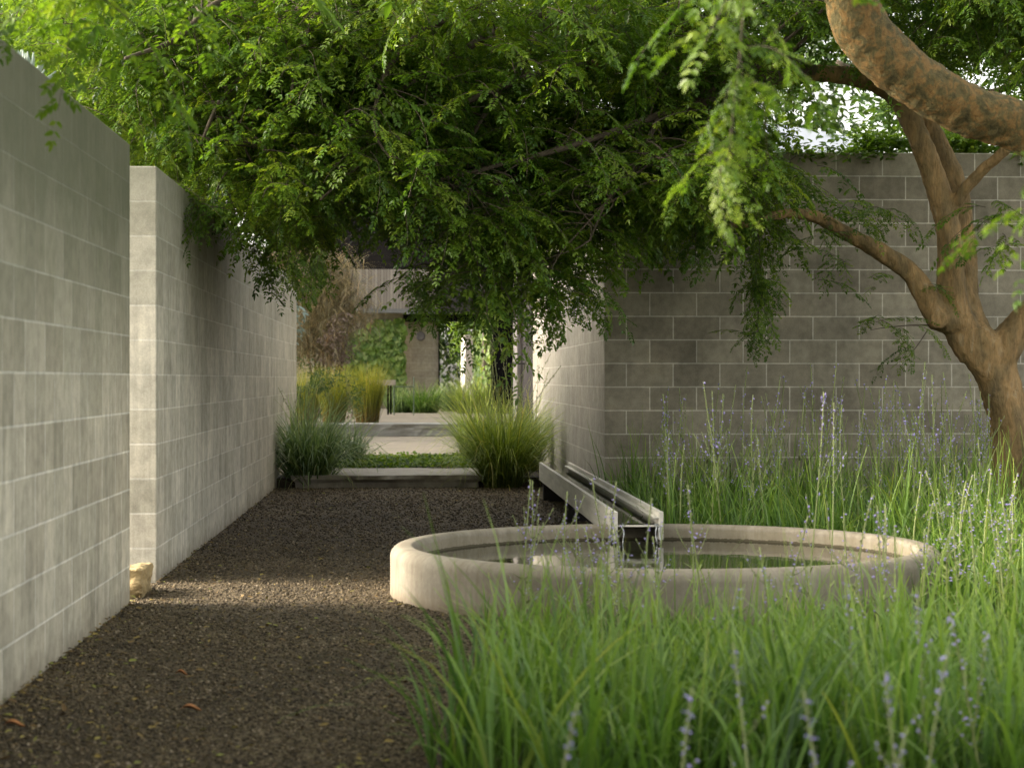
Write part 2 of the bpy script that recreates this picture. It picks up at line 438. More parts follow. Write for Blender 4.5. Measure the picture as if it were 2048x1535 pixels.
class Crown:
    def __init__(s): s.LV = []; s.LF = []; s.LT = []; s.SV = []; s.SF = []; s.nl = 0; s.ns = 0; s.tw = []
    def twig(s, p, az, sc=1.0, tilt=0.0, tb=0.0): s.tw.append((p[0], p[1], p[2], az, sc, tilt, tb))
    def bake(s):
        tw = np.array(s.tw); which = rng.integers(0, len(PROTO), len(tw))
        for i, (pv, pf, pt, sv, sf) in enumerate(PROTO):
            t = tw[which == i]
            if not len(t): continue
            ca, sa = np.cos(t[:, 3]), np.sin(t[:, 3]); ct, st = np.cos(t[:, 5]), np.sin(t[:, 5])
            for kind, v0, f0 in (('l', pv, pf), ('s', sv, sf)):
                x, y, z = v0[:, 0], v0[:, 1], v0[:, 2]
                X = x[None] * ct[:, None] + z[None] * st[:, None]; Z = -x[None] * st[:, None] + z[None] * ct[:, None]
                Y = np.broadcast_to(y[None], X.shape)
                sc = t[:, 4][:, None]
                W = np.stack([(X * ca[:, None] - Y * sa[:, None]) * sc + t[:, 0][:, None],
                              (X * sa[:, None] + Y * ca[:, None]) * sc + t[:, 1][:, None],
                              Z * sc + t[:, 2][:, None]], -1)
                n, m = W.shape[:2]
                fo = (f0[None] + (np.arange(n) * m)[:, None, None]).reshape(-1, 4)
                if kind == 'l':
                    s.LV.append(W.reshape(-1, 3)); s.LF.append(fo + s.nl); s.nl += n * m
                    tt = np.clip(pt[None] * .75 + rng.random((n, 1)) * .25 + t[:, 6][:, None], 0, 1); s.LT.append(tt.ravel())
                else:
                    s.SV.append(W.reshape(-1, 3)); s.SF.append(fo + s.ns); s.ns += n * m
        s.tw = []
    def build(s, parent, leafmat, name='crown'):
        s.bake()
        o = np_mesh(name, np.concatenate(s.LV), np.concatenate(s.LF), leafmat, parent, True, {'tint': np.concatenate(s.LT)})
        np_mesh('twigs', np.concatenate(s.SV), np.concatenate(s.SF), M['twig'], o, True)
        return o

def blades(bases, L, az, t0, t1, w, segs=5, power=1.3, taper=.9, tint=None):
    """curved ribbons; angles from vertical; arrays length n"""
    n = len(bases); bases = np.asarray(bases, float)
    s = np.linspace(0, 1, segs + 1)
    th = t0[:, None] + (t1 - t0)[:, None] * (s[None] ** power)
    ds = (L / segs)[:, None]
    r = np.concatenate([np.zeros((n, 1)), np.cumsum(np.sin(th[:, :-1]) * ds, 1)], 1)
    z = np.concatenate([np.zeros((n, 1)), np.cumsum(np.cos(th[:, :-1]) * ds, 1)], 1)
    ca, sa = np.cos(az), np.sin(az)
    ctr = np.stack([bases[:, 0:1] + r * ca[:, None], bases[:, 1:2] + r * sa[:, None], bases[:, 2:3] + z], -1)
    tw = az + rng.normal(0, .7, n)
    side = np.stack([-np.sin(tw), np.cos(tw), np.zeros(n)], -1)[:, None, :]
    ww = w[:, None] * (1 - taper * s[None] ** 1.6) * .5 * (.6 + .4 * np.minimum(1, s[None] * 5))
    A = ctr + side * ww[..., None]; B = ctr - side * ww[..., None]
    V = np.stack([A, B], 2).reshape(-1, 3)
    k = 2 * (segs + 1)
    i = np.arange(segs)
    q = np.stack([2 * i, 2 * i + 1, 2 * i + 3, 2 * i + 2], -1)
    Fc = (q[None] + (np.arange(n) * k)[:, None, None]).reshape(-1, 4)
    if tint is None: tint = rng.random(n)
    return V, Fc, np.repeat(tint, k), np.tile(np.repeat(s, 2), n)

def blade_obj(name, parts, mat, parent=None):
    Vs, Fs, Ts, As, o = [], [], [], [], 0
    for V, Fc, t, a in parts:
        Vs.append(V); Fs.append(Fc + o); Ts.append(t); As.append(a); o += len(V)
    return np_mesh(name, np.concatenate(Vs), np.concatenate(Fs), mat, parent, True, {'tint': np.concatenate(Ts), 'along': np.concatenate(As)})

def leafcloud(name, centers, radii, n, size, mat, parent=None, aspect=.5, thresh=-.15, freq=2.0, hang=.4, shell=.55):
    """many six-point leaves spread through ellipsoids, with noise gaps"""
    V = []; tint = []
    vol = np.array([r[0] * r[1] * r[2] for r in radii]); pick = rng.choice(len(centers), n * 3, p=vol / vol.sum())
    cnt = 0
    for i in pick:
        d = rng.normal(size=3); d /= np.linalg.norm(d); rr = rng.random() ** shell
        c, rad = centers[i], radii[i]
        p = Vector((c[0] + d[0] * rad[0] * rr, c[1] + d[1] * rad[1] * rr, c[2] + d[2] * rad[2] * rr))
        nv = noise.noise(p * freq)
        if nv < thresh: continue
        dd = Vector((d[0] + rng.normal(0, .7), d[1] + rng.normal(0, .7), rng.normal(0, .4) - hang))
        nr = Vector((rng.normal(0, .6), rng.normal(0, .6), 1))
        l = size * rng.uniform(.6, 1.2)
        V += [tuple(q) for q in leaflet(p, dd, nr, l, l * aspect)]
        t = min(1, max(0, rng.random() * .7 + nv * .6 + .15)); tint += [t] * 6
        cnt += 1
        if cnt >= n: break
    q = np.array(LQ)
    Fc = (q[None] + (np.arange(cnt) * 6)[:, None, None]).reshape(-1, 4)
    return np_mesh(name, np.array(V), Fc, mat, parent, True, {'tint': np.array(tint)})

# ------------------------------------------------------------------ setting
def sheet(name, x0, y0, x1, y1, z, mat, nx=1, ny=1):
    V = [(x0 + (x1 - x0) * i / nx, y0 + (y1 - y0) * j / ny, z) for j in range(ny + 1) for i in range(nx + 1)]
    Fc = [(j * (nx + 1) + i, j * (nx + 1) + i + 1, (j + 1) * (nx + 1) + i + 1, (j + 1) * (nx + 1) + i) for j in range(ny) for i in range(nx)]
    return S(np_mesh(name, V, Fc, mat))

sheet('ground', -400, -200, 400, 600, -.012, M['earth'])
sheet('gravel_path', -4.0, -1.0, 2.2, 20.6, 0.0, M['gravel'])
mb = MB(); mb.box(-9, 20.62, -.3, 1.6, 32.4, .10); S(mb.build('raised_bed', M['soil']))
mb = MB(); mb.box(P(684, 0, 28)[0] - .1, 24.5, .0, 1.55, 32.38, .20); S(mb.build('lower_paving', M['paving'], bevel=.01))
mb = MB(); mb.box(-12, 32.42, -.3, 14, 75, .40); S(mb.build('upper_terrace', M['paving']))
# soil bed below the meadow grass
bed = [(-.02, -1), (-.02, 5.4), (.16, 6.6), (.3, 7.6), (.28, 8.6), (.5, 9.2), (1.0, 9.4), (1.6, 12), (1.62, 16.05), (9.5, 16.05), (9.5, -1)]
me = bpy.data.meshes.new('planting_bed'); me.from_pydata([(x, y, .005) for x, y in bed], [], [tuple(range(len(bed)))]); me.materials.append(M['soil'])
o = bpy.data.objects.new('planting_bed', me); C.objects.link(o); S(o)

# block walls
WX = -1.487
def wall(name, x0, y0, x1, y1, h, mat):
    mb = MB(); mb.box(x0, y0, -.3, x1, y1, h); return mb.build(name, mat, bevel=.006)
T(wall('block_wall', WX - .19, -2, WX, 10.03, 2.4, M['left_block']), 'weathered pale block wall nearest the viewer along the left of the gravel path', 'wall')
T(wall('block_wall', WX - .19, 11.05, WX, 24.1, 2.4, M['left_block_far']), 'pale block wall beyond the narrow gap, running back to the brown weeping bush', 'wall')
WY, WH = 16.07, 3.107
X0 = P(1209, 757, WY)[0]
yend = YX(1066, X0)
cw = empty('block_wall', (X0, WY, 0))
T(cw, 'tall grey block wall with pale mortar lines behind the orange barked tree', 'wall')
mb = MB(); mb.box(X0 + .004, WY, -.3, 10.5, WY + .19, WH); mb.build('front_face', M['front_block'], cw)
mb = MB(); mb.box(X0, WY + .0, -.3, X0 + .19, yend, WH - .002); o = mb.build('side_face', M['side_block'], cw)
o.data.transform(Matrix.Translation((0, .003, 0)))

# sandstone boulder in the gap
bm = bmesh.new(); bmesh.ops.create_icosphere(bm, subdivisions=5, radius=1)
for v in bm.verts:
    q = v.co.copy(); k = max(abs(q.x), abs(q.y), abs(q.z)); q = q.lerp(q / k * .82, .75)
    q = q * (1 + .16 * noise.noise(q * 1.7) + .07 * noise.noise(q * 4) + .03 * noise.noise(q * 11))
    v.co = Vector((q.x * .15, q.y * .25, q.z * .115))
me = bpy.data.meshes.new('boulder'); bm.to_mesh(me); bm.free(); me.materials.append(M['sand_rock'])
o = bpy.data.objects.new('boulder', me); C.objects.link(o); o.location = (P(250, 1150, 10.45)[0], 10.46, .06)
T(o, 'squared yellow sandstone boulder lying in the gap between the two left walls', 'boulder')

# stone step
def rough_slab(name, x0, y0, x1, y1, z0, z1, mat, amp=.03, n=40):
    bm = bmesh.new()
    ring = []
    for i in range(n + 1): ring.append((x0 + (x1 - x0) * i / n, y0, 0))
    for i in range(1, 8): ring.append((x1, y0 + (y1 - y0) * i / 8, 0))
    for i in range(n + 1): ring.append((x1 - (x1 - x0) * i / n, y1, 0))
    for i in range(1, 8): ring.append((x0, y1 - (y1 - y0) * i / 8, 0))
    lay = []
    for j, (z, k) in enumerate(((z0, 1.5), (z0 + (z1 - z0) * .5, 1.3), (z0 + (z1 - z0) * .72, .45), (z1, 0))):
        L = []
        for (x, y, _) in ring:
            a = noise.noise(Vector((x * 2.3, y * 2.3, j * .6))) * amp + noise.noise(Vector((x * 8, y * 8, j * 1.7))) * amp * .5
            cx, cy = (x0 + x1) / 2, (y0 + y1) / 2
            off = Vector((x - cx, y - cy, 0)).normalized()
            L.append(bm.verts.new((x + off.x * (a - k * amp), y + off.y * (a - k * amp), z + (noise.noise(Vector((x * 3, y * 3, 9))) * .006 if j == 3 else 0))))
        lay.append(L)
    m = len(ring)
    for j in range(3):
        for i in range(m): bm.faces.new((lay[j][i], lay[j][(i + 1) % m], lay[j + 1][(i + 1) % m], lay[j + 1][i]))
    bm.faces.new(lay[3])
    bmesh.ops.recalc_face_normals(bm, faces=bm.faces)
    me = bpy.data.meshes.new(name); bm.to_mesh(me); bm.free(); me.materials.append(mat)
    o = bpy.data.objects.new(name, me); C.objects.link(o); return o
T(rough_slab('stone_step', -1.33, 20.5, .75, 22.15, -.02, .135, M['slab'], .05), 'rough edged grey stone slab step at the far end of the gravel', 'step')
T(rough_slab('stone_step', P(684, 0, 32)[0] - .5, 32.15, 1.5, 33.0, .205, .412, M['riser'], .05), 'smooth pale blue grey stone step below the far terrace', 'step')

# ------------------------------------------------------------------ round pool
PCX, PCY, RO, PH = 1.372, 10.45, 1.505, .265
prof = [(RO + .005, -.1), (RO, .05)]
for k in range(9):
    a = R(0 + 90 * k / 8); prof.append((RO - .06 + .06 * math.cos(a), PH - .06 + .06 * math.sin(a)))
for k in range(7):
    a = R(90 + 90 * k / 6); prof.append((RO - .105 + .03 * math.cos(a), PH - .03 + .03 * math.sin(a)))
prof += [(RO - .137, .1), (RO - .14, -.1)]
mb = MB(); mb.lathe(prof, PCX, PCY, 160)
pool = mb.build('round_pool', M['pool'], smooth=True)
T(pool, 'low round cast concrete pool basin standing in the grass beside the gravel', 'pool')
n = 96
me = bpy.data.meshes.new('water')
me.from_pydata([(PCX + (RO - .138) * math.cos(2 * math.pi * k / n), PCY + (RO - .138) * math.sin(2 * math.pi * k / n), .172) for k in range(n)], [], [tuple(range(n))])
me.materials.append(M['water']); o = bpy.data.objects.new('water', me); C.objects.link(o); S(o)

# steel channel
CL, CR, CY0, CY1 = P(1227, 1030, 11.5)[0], P(1327, 1030, 11.5)[0], 11.5, 18.4
ch = empty('water_channel', (CL, CY0, .2))
T(ch, 'long grey metal water channel leading along the wall to the pool rim', 'channel')
mb = MB(); mb.box(CL, CY0, .195, CL + .026, CY1, .365); mb.build('side_plate', M['steel'], ch, bevel=.002)
mb = MB(); mb.box(CR - .026, CY0, .195, CR, CY1, .365); sp_ = mb.build('side_plate', M['steel'], ch, bevel=.002)
mb = MB(); mb.box(CL + .027, CY0 + .01, .275, CR - .027, CY1, .285); mb.build('floor_plate', M['steel'], ch)
mb = MB(); mb.box(CR - .06, CY0 + .004, .325, CR - .027, CY1, .333); mb.build('ledge', M['steel'], sp_)
for y in (13.4, 15.6, 18.2):
    mb = MB(); mb.box(CL + .03, y, -.05, CR - .03, y + .12, .274); mb.build('support_block', M['charcoal'], ch)
me = bpy.data.meshes.new('water'); me.from_pydata([(CL + .028, CY0 + .02, .292), (CR - .028, CY0 + .02, .292), (CR - .028, CY1, .292), (CL + .028, CY1, .292)], [], [(0, 1, 2, 3)])
me.materials.append(M['water']); o = bpy.data.objects.new('water', me); C.objects.link(o); S(o)
mb = MB()
for px, w in ((1246, .0055), (1312, .005), (1319, .0065)):
    p = P(px, 1040, CY0)
    pts = [Vector((p[0], CY0 + .03, .290))]
    for k in range(1, 10):
        t = k / 9
        pts.append(Vector((p[0] + .004 * math.sin(t * 9 + px), CY0 + .03 - .045 * t ** .5 - .01 * t, .288 - .12 * t * t)))
    mb.tube(pts, [w * (1.2 - .5 * k / 9 + .25 * math.sin(k * 2.1 + px)) for k in range(10)], 6)
T(mb.build('falling_water', M['jet'], smooth=True), 'thin clear strands of water falling from the channel end into the pool', 'water jet')

# ------------------------------------------------------------------ gravel stones and litter
def scatter_stones(n):
    octv = np.array([(1, 0, 0), (-1, 0, 0), (0, 1, 0), (0, -1, 0), (0, 0, 1), (0, 0, -1)], float)
    octf = np.array([(0, 2, 4), (2, 1, 4), (1, 3, 4), (3, 0, 4), (2, 0, 5), (1, 2, 5), (3, 1, 5), (0, 3, 5)])
    Y = 1 / (1 / 5.3 - rng.random(n) * (1 / 5.3 - 1 / 20.5))
    X = WX + rng.random(n) * 3.3
    ok = ((X - PCX) ** 2 + (Y - PCY) ** 2 > RO ** 2) & (X < np.interp(Y, [5, 9, 10.5, 12, 20], [.5, .7, .4, 1.6, 1.2]))
    X, Y = X[ok], Y[ok]; n = len(X)
    r = rng.uniform(.0028, .0078, n) * (1 + .05 * (Y - 5))
    v = octv[None] * (1 + rng.normal(0, .28, (n, 6, 3)) * .5) + rng.normal(0, .18, (n, 6, 3))
    v[..., 2] *= .65
    a = rng.random(n) * 6.28; ca, sa = np.cos(a)[:, None], np.sin(a)[:, None]
    vx = v[..., 0] * ca - v[..., 1] * sa; vy = v[..., 0] * sa + v[..., 1] * ca
    W = np.stack([vx * r[:, None] + X[:, None], vy * r[:, None] + Y[:, None], v[..., 2] * r[:, None] + r[:, None] * .35], -1)
    Fc = (octf[None] + (np.arange(n) * 6)[:, None, None]).reshape(-1, 3)
    o = np_mesh('loose_gravel', W.reshape(-1, 3), Fc, M['gstone'], attrs={'tint': np.repeat(rng.random(n) ** 1.4, 6)})
    T(o, 'loose brown gravel stones covering the path between wall and pool', 'gravel', kind='stuff')
scatter_stones(70000)
V = []; tint = []
for i in range(2600):
    Y = 1 / (1 / 5.3 - rng.random() * (1 / 5.3 - 1 / 20)); X = WX + .015 + rng.random() ** (1.3 if i % 3 else 6) * 2.2
    if (X - PCX) ** 2 + (Y - PCY) ** 2 < 1.55 ** 2: continue
    p = Vector((X, Y, .012 + rng.random() * .006)); l = rng.uniform(.012, .04)
    V += [tuple(q) for q in leaflet(p, Vector((rng.normal(), rng.normal(), rng.normal(0, .15))), Vector((rng.normal(0, .3), rng.normal(0, .3), 1)), l, l * rng.uniform(.15, .5))]
    tint += [rng.random()] * 6
Fc = (np.array(LQ)[None] + (np.arange(len(V) // 6) * 6)[:, None, None]).reshape(-1, 4)
T(np_mesh('leaf_litter', V, Fc, M['litter'], attrs={'tint': tint}), 'small dry leaves and twigs scattered over the gravel', 'leaf litter', kind='stuff')
for (px, py, lab) in ((382, 1421, 'curled orange dead leaf lying alone on the dark gravel in front'), (363, 1350, 'smaller rusty dead leaf on the gravel farther from the viewer, nearest the left wall'), (28, 1450, 'brown dead leaf on the gravel against the foot of the near wall')):
    Y = EYE * F / (py - HY); p = P(px, py, Y); l = .075 if py > 1400 else .05
    mb = MB(); n = 9
    for i in range(n):
        t = i / (n - 1); w = .5 * l * .5 * math.sin(math.pi * min(.98, t * .9 + .08))
        for s in (-1, 0, 1): mb.v.append((p.x + (t - .5) * l, p.y + s * w, .016 + abs(s) * .012 * math.sin(3 * t) + .006 * math.sin(5 * t)))
    for i in range(n - 1):
        for s in range(2): mb.f.append((i * 3 + s, i * 3 + s + 1, i * 3 + s + 4, i * 3 + s + 3))
    T(mb.build('fallen_leaf', M['fallen'], smooth=True), lab, 'leaf')

# ------------------------------------------------------------------ meadow grass
def in_meadow(x, y):
    if (x - PCX) ** 2 + (y - PCY) ** 2 < (RO + .06) ** 2: return False
    if y > 15.95: return False
    left = np.interp(y, [4.5, 5.4, 6.6, 7.6, 8.7, 9.3, 10.4, 11.9, 12, 16], [.06, .14, .30, .42, .46, .95, 2.85, 2.05, 1.62, 1.66])
    return x > left
tufts = []
while len(tufts) < 950:
    y = rng.uniform(4.9, 15.9); x = rng.uniform(-.15, min(7.0, .2 + y * .36))
    if not in_meadow(x + rng.normal(0, .09), y): continue
    if (x - PCX) ** 2 + (y - PCY) ** 2 < (RO + .05) ** 2: continue
    if y > 12.5 and rng.random() < .25: continue
    if 7.4 < y < 9.2 and rng.random() < .5: continue
    if noise.noise(Vector((x * 1.6, y * 1.6, 8))) < -.32: continue
    tufts.append((x, y))
parts = []
for x, y in tufts:
    nb = int(rng.integers(10, 22)) if y > 11.5 else int(rng.integers(11, 24)) if y > 7.5 else int(rng.integers(8, 17))
    edge = np.interp(y, [5, 6.2, 7.2, 8.2, 8.9, 9.6, 12, 16], [.42, .35, .25, .17, .15, .34, .46, .46]) * (.7 + .6 * rng.random())
    if noise.noise(Vector((x * 1.3, y * 1.3, 3))) > .2: edge *= 1.25
    b = np.zeros((nb, 3)); b[:, 0] = x + rng.normal(0, .03, nb); b[:, 1] = y + rng.normal(0, .03, nb); b[:, 2] = -.01
    lean = rng.uniform(0, 6.283)
    L = edge * rng.uniform(.55, 1.45, nb); az = lean + rng.normal(0, 1.3, nb)
    t0 = np.abs(rng.normal(.2, .24, nb)); t1 = t0 + np.abs(rng.normal(1.1, .75, nb))
    w = rng.uniform(.004, .017, nb) if y > 7.5 else rng.uniform(.006, .021, nb)
    tt = np.clip(rng.random() * .6 + rng.random(nb) * .55 - .08, 0, 1)
    parts.append(blades(b, L, az, t0, t1, w, 6, 1.7, tint=tt))
# long wiry seed stems between the tufts
ns = 1100
sx_ = []
while len(sx_) < ns:
    y = rng.uniform(4.9, 15.9); x = rng.uniform(.0, min(7.0, .2 + y * .36))
    if in_meadow(x, y): sx_.append((x, y, 0))
sa = np.array(sx_)
hh = np.interp(sa[:, 1], [5, 7, 8.9, 9.8, 12, 16], [.44, .40, .30, .50, .7, .75]) * rng.uniform(.6, 1.35, ns)
t0 = np.abs(rng.normal(.06, .12, ns))
parts.append(blades(sa, hh, rng.uniform(0, 6.283, ns), t0, t0 + np.abs(rng.normal(.25, .25, ns)), rng.uniform(.004, .0075, ns), 6, 1.2, taper=.5, tint=rng.uniform(.65, 1, ns)))
T(blade_obj('meadow_grass', parts, M['grass']), 'tall green meadow grass filling the bed in front of and around the pool', 'grass', kind='stuff')

# flower stalks: six prototypes, copied
STEMS = []
def stalk_proto(i, head=False):
    rd = random.Random(500 + i); h = rd.uniform(.85, 1.15)
    mb, bl, bd = MB(), MB(), MB()
    lean = rd.uniform(-.12, .12); lean2 = rd.uniform(-.1, .1)
    pts = [Vector((lean * t * t * h + .012 * math.sin(5 * t + i), lean2 * t * t * h, h * t)) for t in np.linspace(0, 1, 12)]
    mb.tube(pts, lerpr([.0052, .0044, .003], 12), 5)
    def blob(m, c, r, el=1.0):
        b = len(m.v)
        for d in ((1, 0, 0), (0, 1, 0), (-1, 0, 0), (0, -1, 0), (0, 0, 1), (0, 0, -1)):
            k = r * rd.uniform(.75, 1.25)
            m.v.append((c.x + d[0] * k, c.y + d[1] * k, c.z + d[2] * k * el))
        for q in ((0, 1, 4), (1, 2, 4), (2, 3, 4), (3, 0, 4), (1, 0, 5), (2, 1, 5), (3, 2, 5), (0, 3, 5)): m.f.append(tuple(b + z for z in q))
    def dress(path, f0):
        nn = len(path); L = sum((path[k + 1] - path[k]).length for k in range(nn - 1)); cnt = int(L * (1 - f0) / .016)
        for j in range(cnt):
            t = f0 + (1 - f0) * j / cnt; a = t * (nn - 1); k = min(int(a), nn - 2); p = path[k].lerp(path[k + 1], a - k)
            an = j * 2.4 + rd.random(); off = Vector((math.cos(an), math.sin(an), .6)) * rd.uniform(.006, .013)
            if rd.random() < .66: blob(bd, p + off, rd.uniform(.0028, .0048), 1.6)
            else:
                blob(bl, p + off * rd.uniform(.8, 1.4), rd.uniform(.0045, .0088), 1.0)
    dress(pts, .55)
    if head:                                            # flowers open in whorls near the tip
        for wz in (.84, .9, .96):
            c = pts[int(wz * 11)].lerp(pts[min(11, int(wz * 11) + 1)], wz * 11 % 1)
            for j in range(4):
                an = j * .9 + rd.random(); d = Vector((math.cos(an), math.sin(an), rd.uniform(-.2, .8))); b = len(bl.v)
                bl.v += [tuple(v) for v in leaflet(c + d * .006, d, Vector((0, 0, 1)), rd.uniform(.014, .026), rd.uniform(.008, .013))]
                bl.f += [tuple(b + z for z in f) for f in LQ]
    for j in range(rd.randint(2, 5)):
        t = rd.uniform(.4, .82); k = int(t * 11); p = pts[k]; an = rd.uniform(0, 6.28); l = rd.uniform(.10, .26)
        q = [p + Vector((math.cos(an) * l * .55 * s, math.sin(an) * l * .55 * s, l * (.35 * s + .5 * s * s))) for s in (0, .25, .5, .75, 1)]
        mb.tube(q, lerpr([.0026, .0016], 5), 4); dress(q, .25)
    for j in range(4):                                  # narrow leaves near the foot
        an = rd.uniform(0, 6.28); t = rd.uniform(.15, .6); k = int(t * 11); p = pts[k]
        b = len(mb.v); d = Vector((math.cos(an), math.sin(an), .7)).normalized() * rd.uniform(.05, .09)
        mb.v += [tuple(v) for v in leaflet(p, d, Vector((0, 0, 1)), d.length, .012)]
        mb.f += [tuple(b + z for z in f) for f in LQ]
    root = empty('flower_stalk'); st = mb.build('stem', M['stem'], root, smooth=True)
    b1 = bl.build('blossoms', M['bloom'], root); b2 = bd.build('buds', M['bud'], root)
    return root, (st, b1, b2)
protos = [stalk_proto(i) for i in range(8)] + [stalk_proto(i, True) for i in (8, 9, 10)]
used = [False] * 11
SL = {'wall': ('tall wispy lilac flower stalk standing before the grey block wall', 'lilac flower stalks in front of the block wall'),
      'pool': ('thin lilac flower stalk rising from the grass at the near side of the pool', 'lilac flower stalks on the near side of the pool'),
      'near': ('blurred lilac flower stalk close to the viewer in the foreground grass', 'blurred lilac flower stalks in the foreground'),
      'right': ('lilac flower stalk in the grass to the right of the pool', 'lilac flower stalks right of the pool')}
def stalk(x, y, top, key):
    i = random.randrange(8) if key != 'near' else random.randrange(8, 11); root, ch_ = protos[i]
    if used[i]:
        r = root.copy(); C.objects.link(r)
        for c in ch_:
            d = c.copy(); C.objects.link(d); d.parent = r
    else: r = root; used[i] = True
    r.location = (x, y, 0); hh = protos_h[i]
    s = top / hh; w_ = .65 if key == 'near' else .85 if key == 'pool' else 1.05; r.scale = (w_, w_, s); r.rotation_euler = (random.gauss(0, .1), random.gauss(0, .1), random.uniform(0, 6.28))
    T(r, SL[key][0], 'flower stalk', SL[key][1])
protos_h = [max(v.co.z for v in p[1][0].data.vertices) for p in protos]
k = 0
while k < 92:                                           # before the wall
    px = random.uniform(1235, 1990); Y = random.uniform(12.2, 15.6); p = P(px, 900, Y)
    if not in_meadow(p.x, p.y): continue
    top = P(px, random.choice((random.uniform(715, 800), random.uniform(780, 930), random.uniform(760, 880))), Y).z
    stalk(p.x, p.y, max(.5, top), 'wall'); k += 1
k = 0
while k < 30:
    px = random.uniform(900, 1840); Y = random.uniform(7.2, 9.0); p = P(px, 900, Y)
    if not in_meadow(p.x, p.y): continue
    stalk(p.x, p.y, random.uniform(.42, .75), 'pool'); k += 1
k = 0
while k < 26:
    px = random.uniform(1780, 2045); Y = random.uniform(8.5, 13.5); p = P(px, 900, Y)
    if not in_meadow(p.x, p.y): continue
    stalk(p.x, p.y, random.uniform(.45, .8), 'right'); k += 1
for px, py, Y in ((1500, 1290, 6.4), (1425, 1165, 6.9), (1940, 1260, 6.2), (1970, 1205, 6.5), (1822, 1350, 5.9), (1610, 775, 8.4), (1655, 800, 8.8), (1740, 1450, 5.0), (1860, 1300, 5.0), (1330, 1380, 5.0), (1650, 1390, 5.0),
                   (1140, 990, 7.2), (1860, 1180, 6.0), (2005, 1000, 6.8), (1700, 1150, 6.0), (1040, 1400, 5.6)):
    Y = min(8.8, max(3.6, (EYE - random.uniform(.5, .62)) * F / (py - HY))) if py > 850 else Y
    p = P(px, py, Y); stalk(p.x, p.y, max(.3, p.z), 'near')

# ------------------------------------------------------------------ grass clumps
def clump(name, c, n, L, spread, t1, w, mat, label, cat, group=None, rad=.1, parent=None, seg=6, pw=1.4, t0=.18):
    b = np.zeros((n, 3)); a = rng.uniform(0, 6.283, n); rr = rad * np.sqrt(rng.random(n))
    b[:, 0] = c[0] + np.cos(a) * rr; b[:, 1] = c[1] + np.sin(a) * rr; b[:, 2] = c[2]
    LL = L * rng.uniform(.55, 1.15, n)
    az = a + rng.normal(0, 1.1, n)
    T0 = np.abs(rng.normal(t0, spread, n)); T1 = T0 + np.abs(rng.normal(t1, t1 * .5, n))
    o = blade_obj(name, [blades(b, LL, az, T0, T1, rng.uniform(.6, 1.3, n) * w, seg, pw, tint=np.clip(rng.normal(.5, .25, n), 0, 1))], mat, parent)
    if label: T(o, label, cat, group)
    return o
def stalks_part(parent, c, n, hmin, hmax, rad, lean=.3):
    mb, bl = MB(), MB(); rd = random.Random(int(c[0] * 100 + c[1] * 7))
    for i in range(n):
        a = rd.uniform(0, 6.28); r0 = rd.uniform(0, rad); h = rd.uniform(hmin, hmax); an = rd.uniform(0, 6.28); ln = rd.uniform(.0, lean) * h
        p0 = Vector((c[0] + math.cos(a) * r0, c[1] + math.sin(a) * r0, c[2]))
        pts = [p0 + Vector((math.cos(an) * ln * t ** 1.7, math.sin(an) * ln * t ** 1.7, h * t)) for t in np.linspace(0, 1, 9)]
        mb.tube(pts, lerpr([.004, .0022], 9), 4)
        for j in range(20):
            t = 5.4 + 2.6 * rd.random(); k = min(7, int(t)); p = pts[k].lerp(pts[k + 1], t - k) + Vector((rd.gauss(0, .009), rd.gauss(0, .009), 0))
            b = len(bl.v); s = rd.uniform(.004, .008)
            bl.v += [(p.x + s, p.y, p.z), (p.x, p.y + s, p.z), (p.x - s, p.y, p.z), (p.x, p.y - s, p.z), (p.x, p.y, p.z + s * 1.6), (p.x, p.y, p.z - s)]
            for q in ((0, 1, 4), (1, 2, 4), (2, 3, 4), (3, 0, 4), (1, 0, 5), (2, 1, 5), (3, 2, 5), (0, 3, 5)): bl.f.append(tuple(b + z for z in q))
    mb.build('flower_stems', M['stem'], parent); bl.build('seed_heads', M['bud'], parent)

# silver clumps left of the slab
for (px, Y, L, nb, lab) in ((618, 20.75, .95, 900, 'large silvery green arching grass clump left of the stone slab step'),
                            (690, 22.9, .62, 420, 'smaller silvery grass clump behind the left end of the slab step'),
                            (598, 23.2, 1.0, 480, 'grass clump against the far end of the left wall behind the silvery one')):
    p = P(px, 950, Y); e = empty('grass_clump', (p.x, Y, .0)); T(e, lab, 'grass clump')
    z = .0 if Y < 21 else .1
    clump('blades', (p.x, Y, z), nb, L * 1.12, .32, 1.75, .0145, M['lomandra'], None, None, parent=e, rad=.2, t0=.22)
    stalks_part(e, (p.x, Y, z), 7 if Y < 21 else 5, .8, 1.35, .25, .45)
# right clump
for (px, Y, L, nb, ns, lab) in ((1005, 20.6, 1.02, 1500, 16, 'big lime green arching grass clump with tall seed stalks beside the channel'),
                                (1045, 22.3, .95, 600, 6, 'lime grass clump tucked behind the big one against the pale corridor wall'),
                                (955, 24.6, .95, 520, 6, 'upright lime grass clump beside the right edge of the lower paving')):
    p = P(px, 950, Y); e = empty('grass_clump', (p.x, Y, 0)); T(e, lab, 'grass clump')
    z = 0 if Y < 21 else .1
    clump('blades', (p.x, Y, z), nb, L * 1.1, .3, 1.6, .0115, M['lime_grass'], None, None, parent=e, rad=.2, t0=.22)
    stalks_part(e, (p.x, Y, z), ns, 1.0, 1.75, .25, .55)
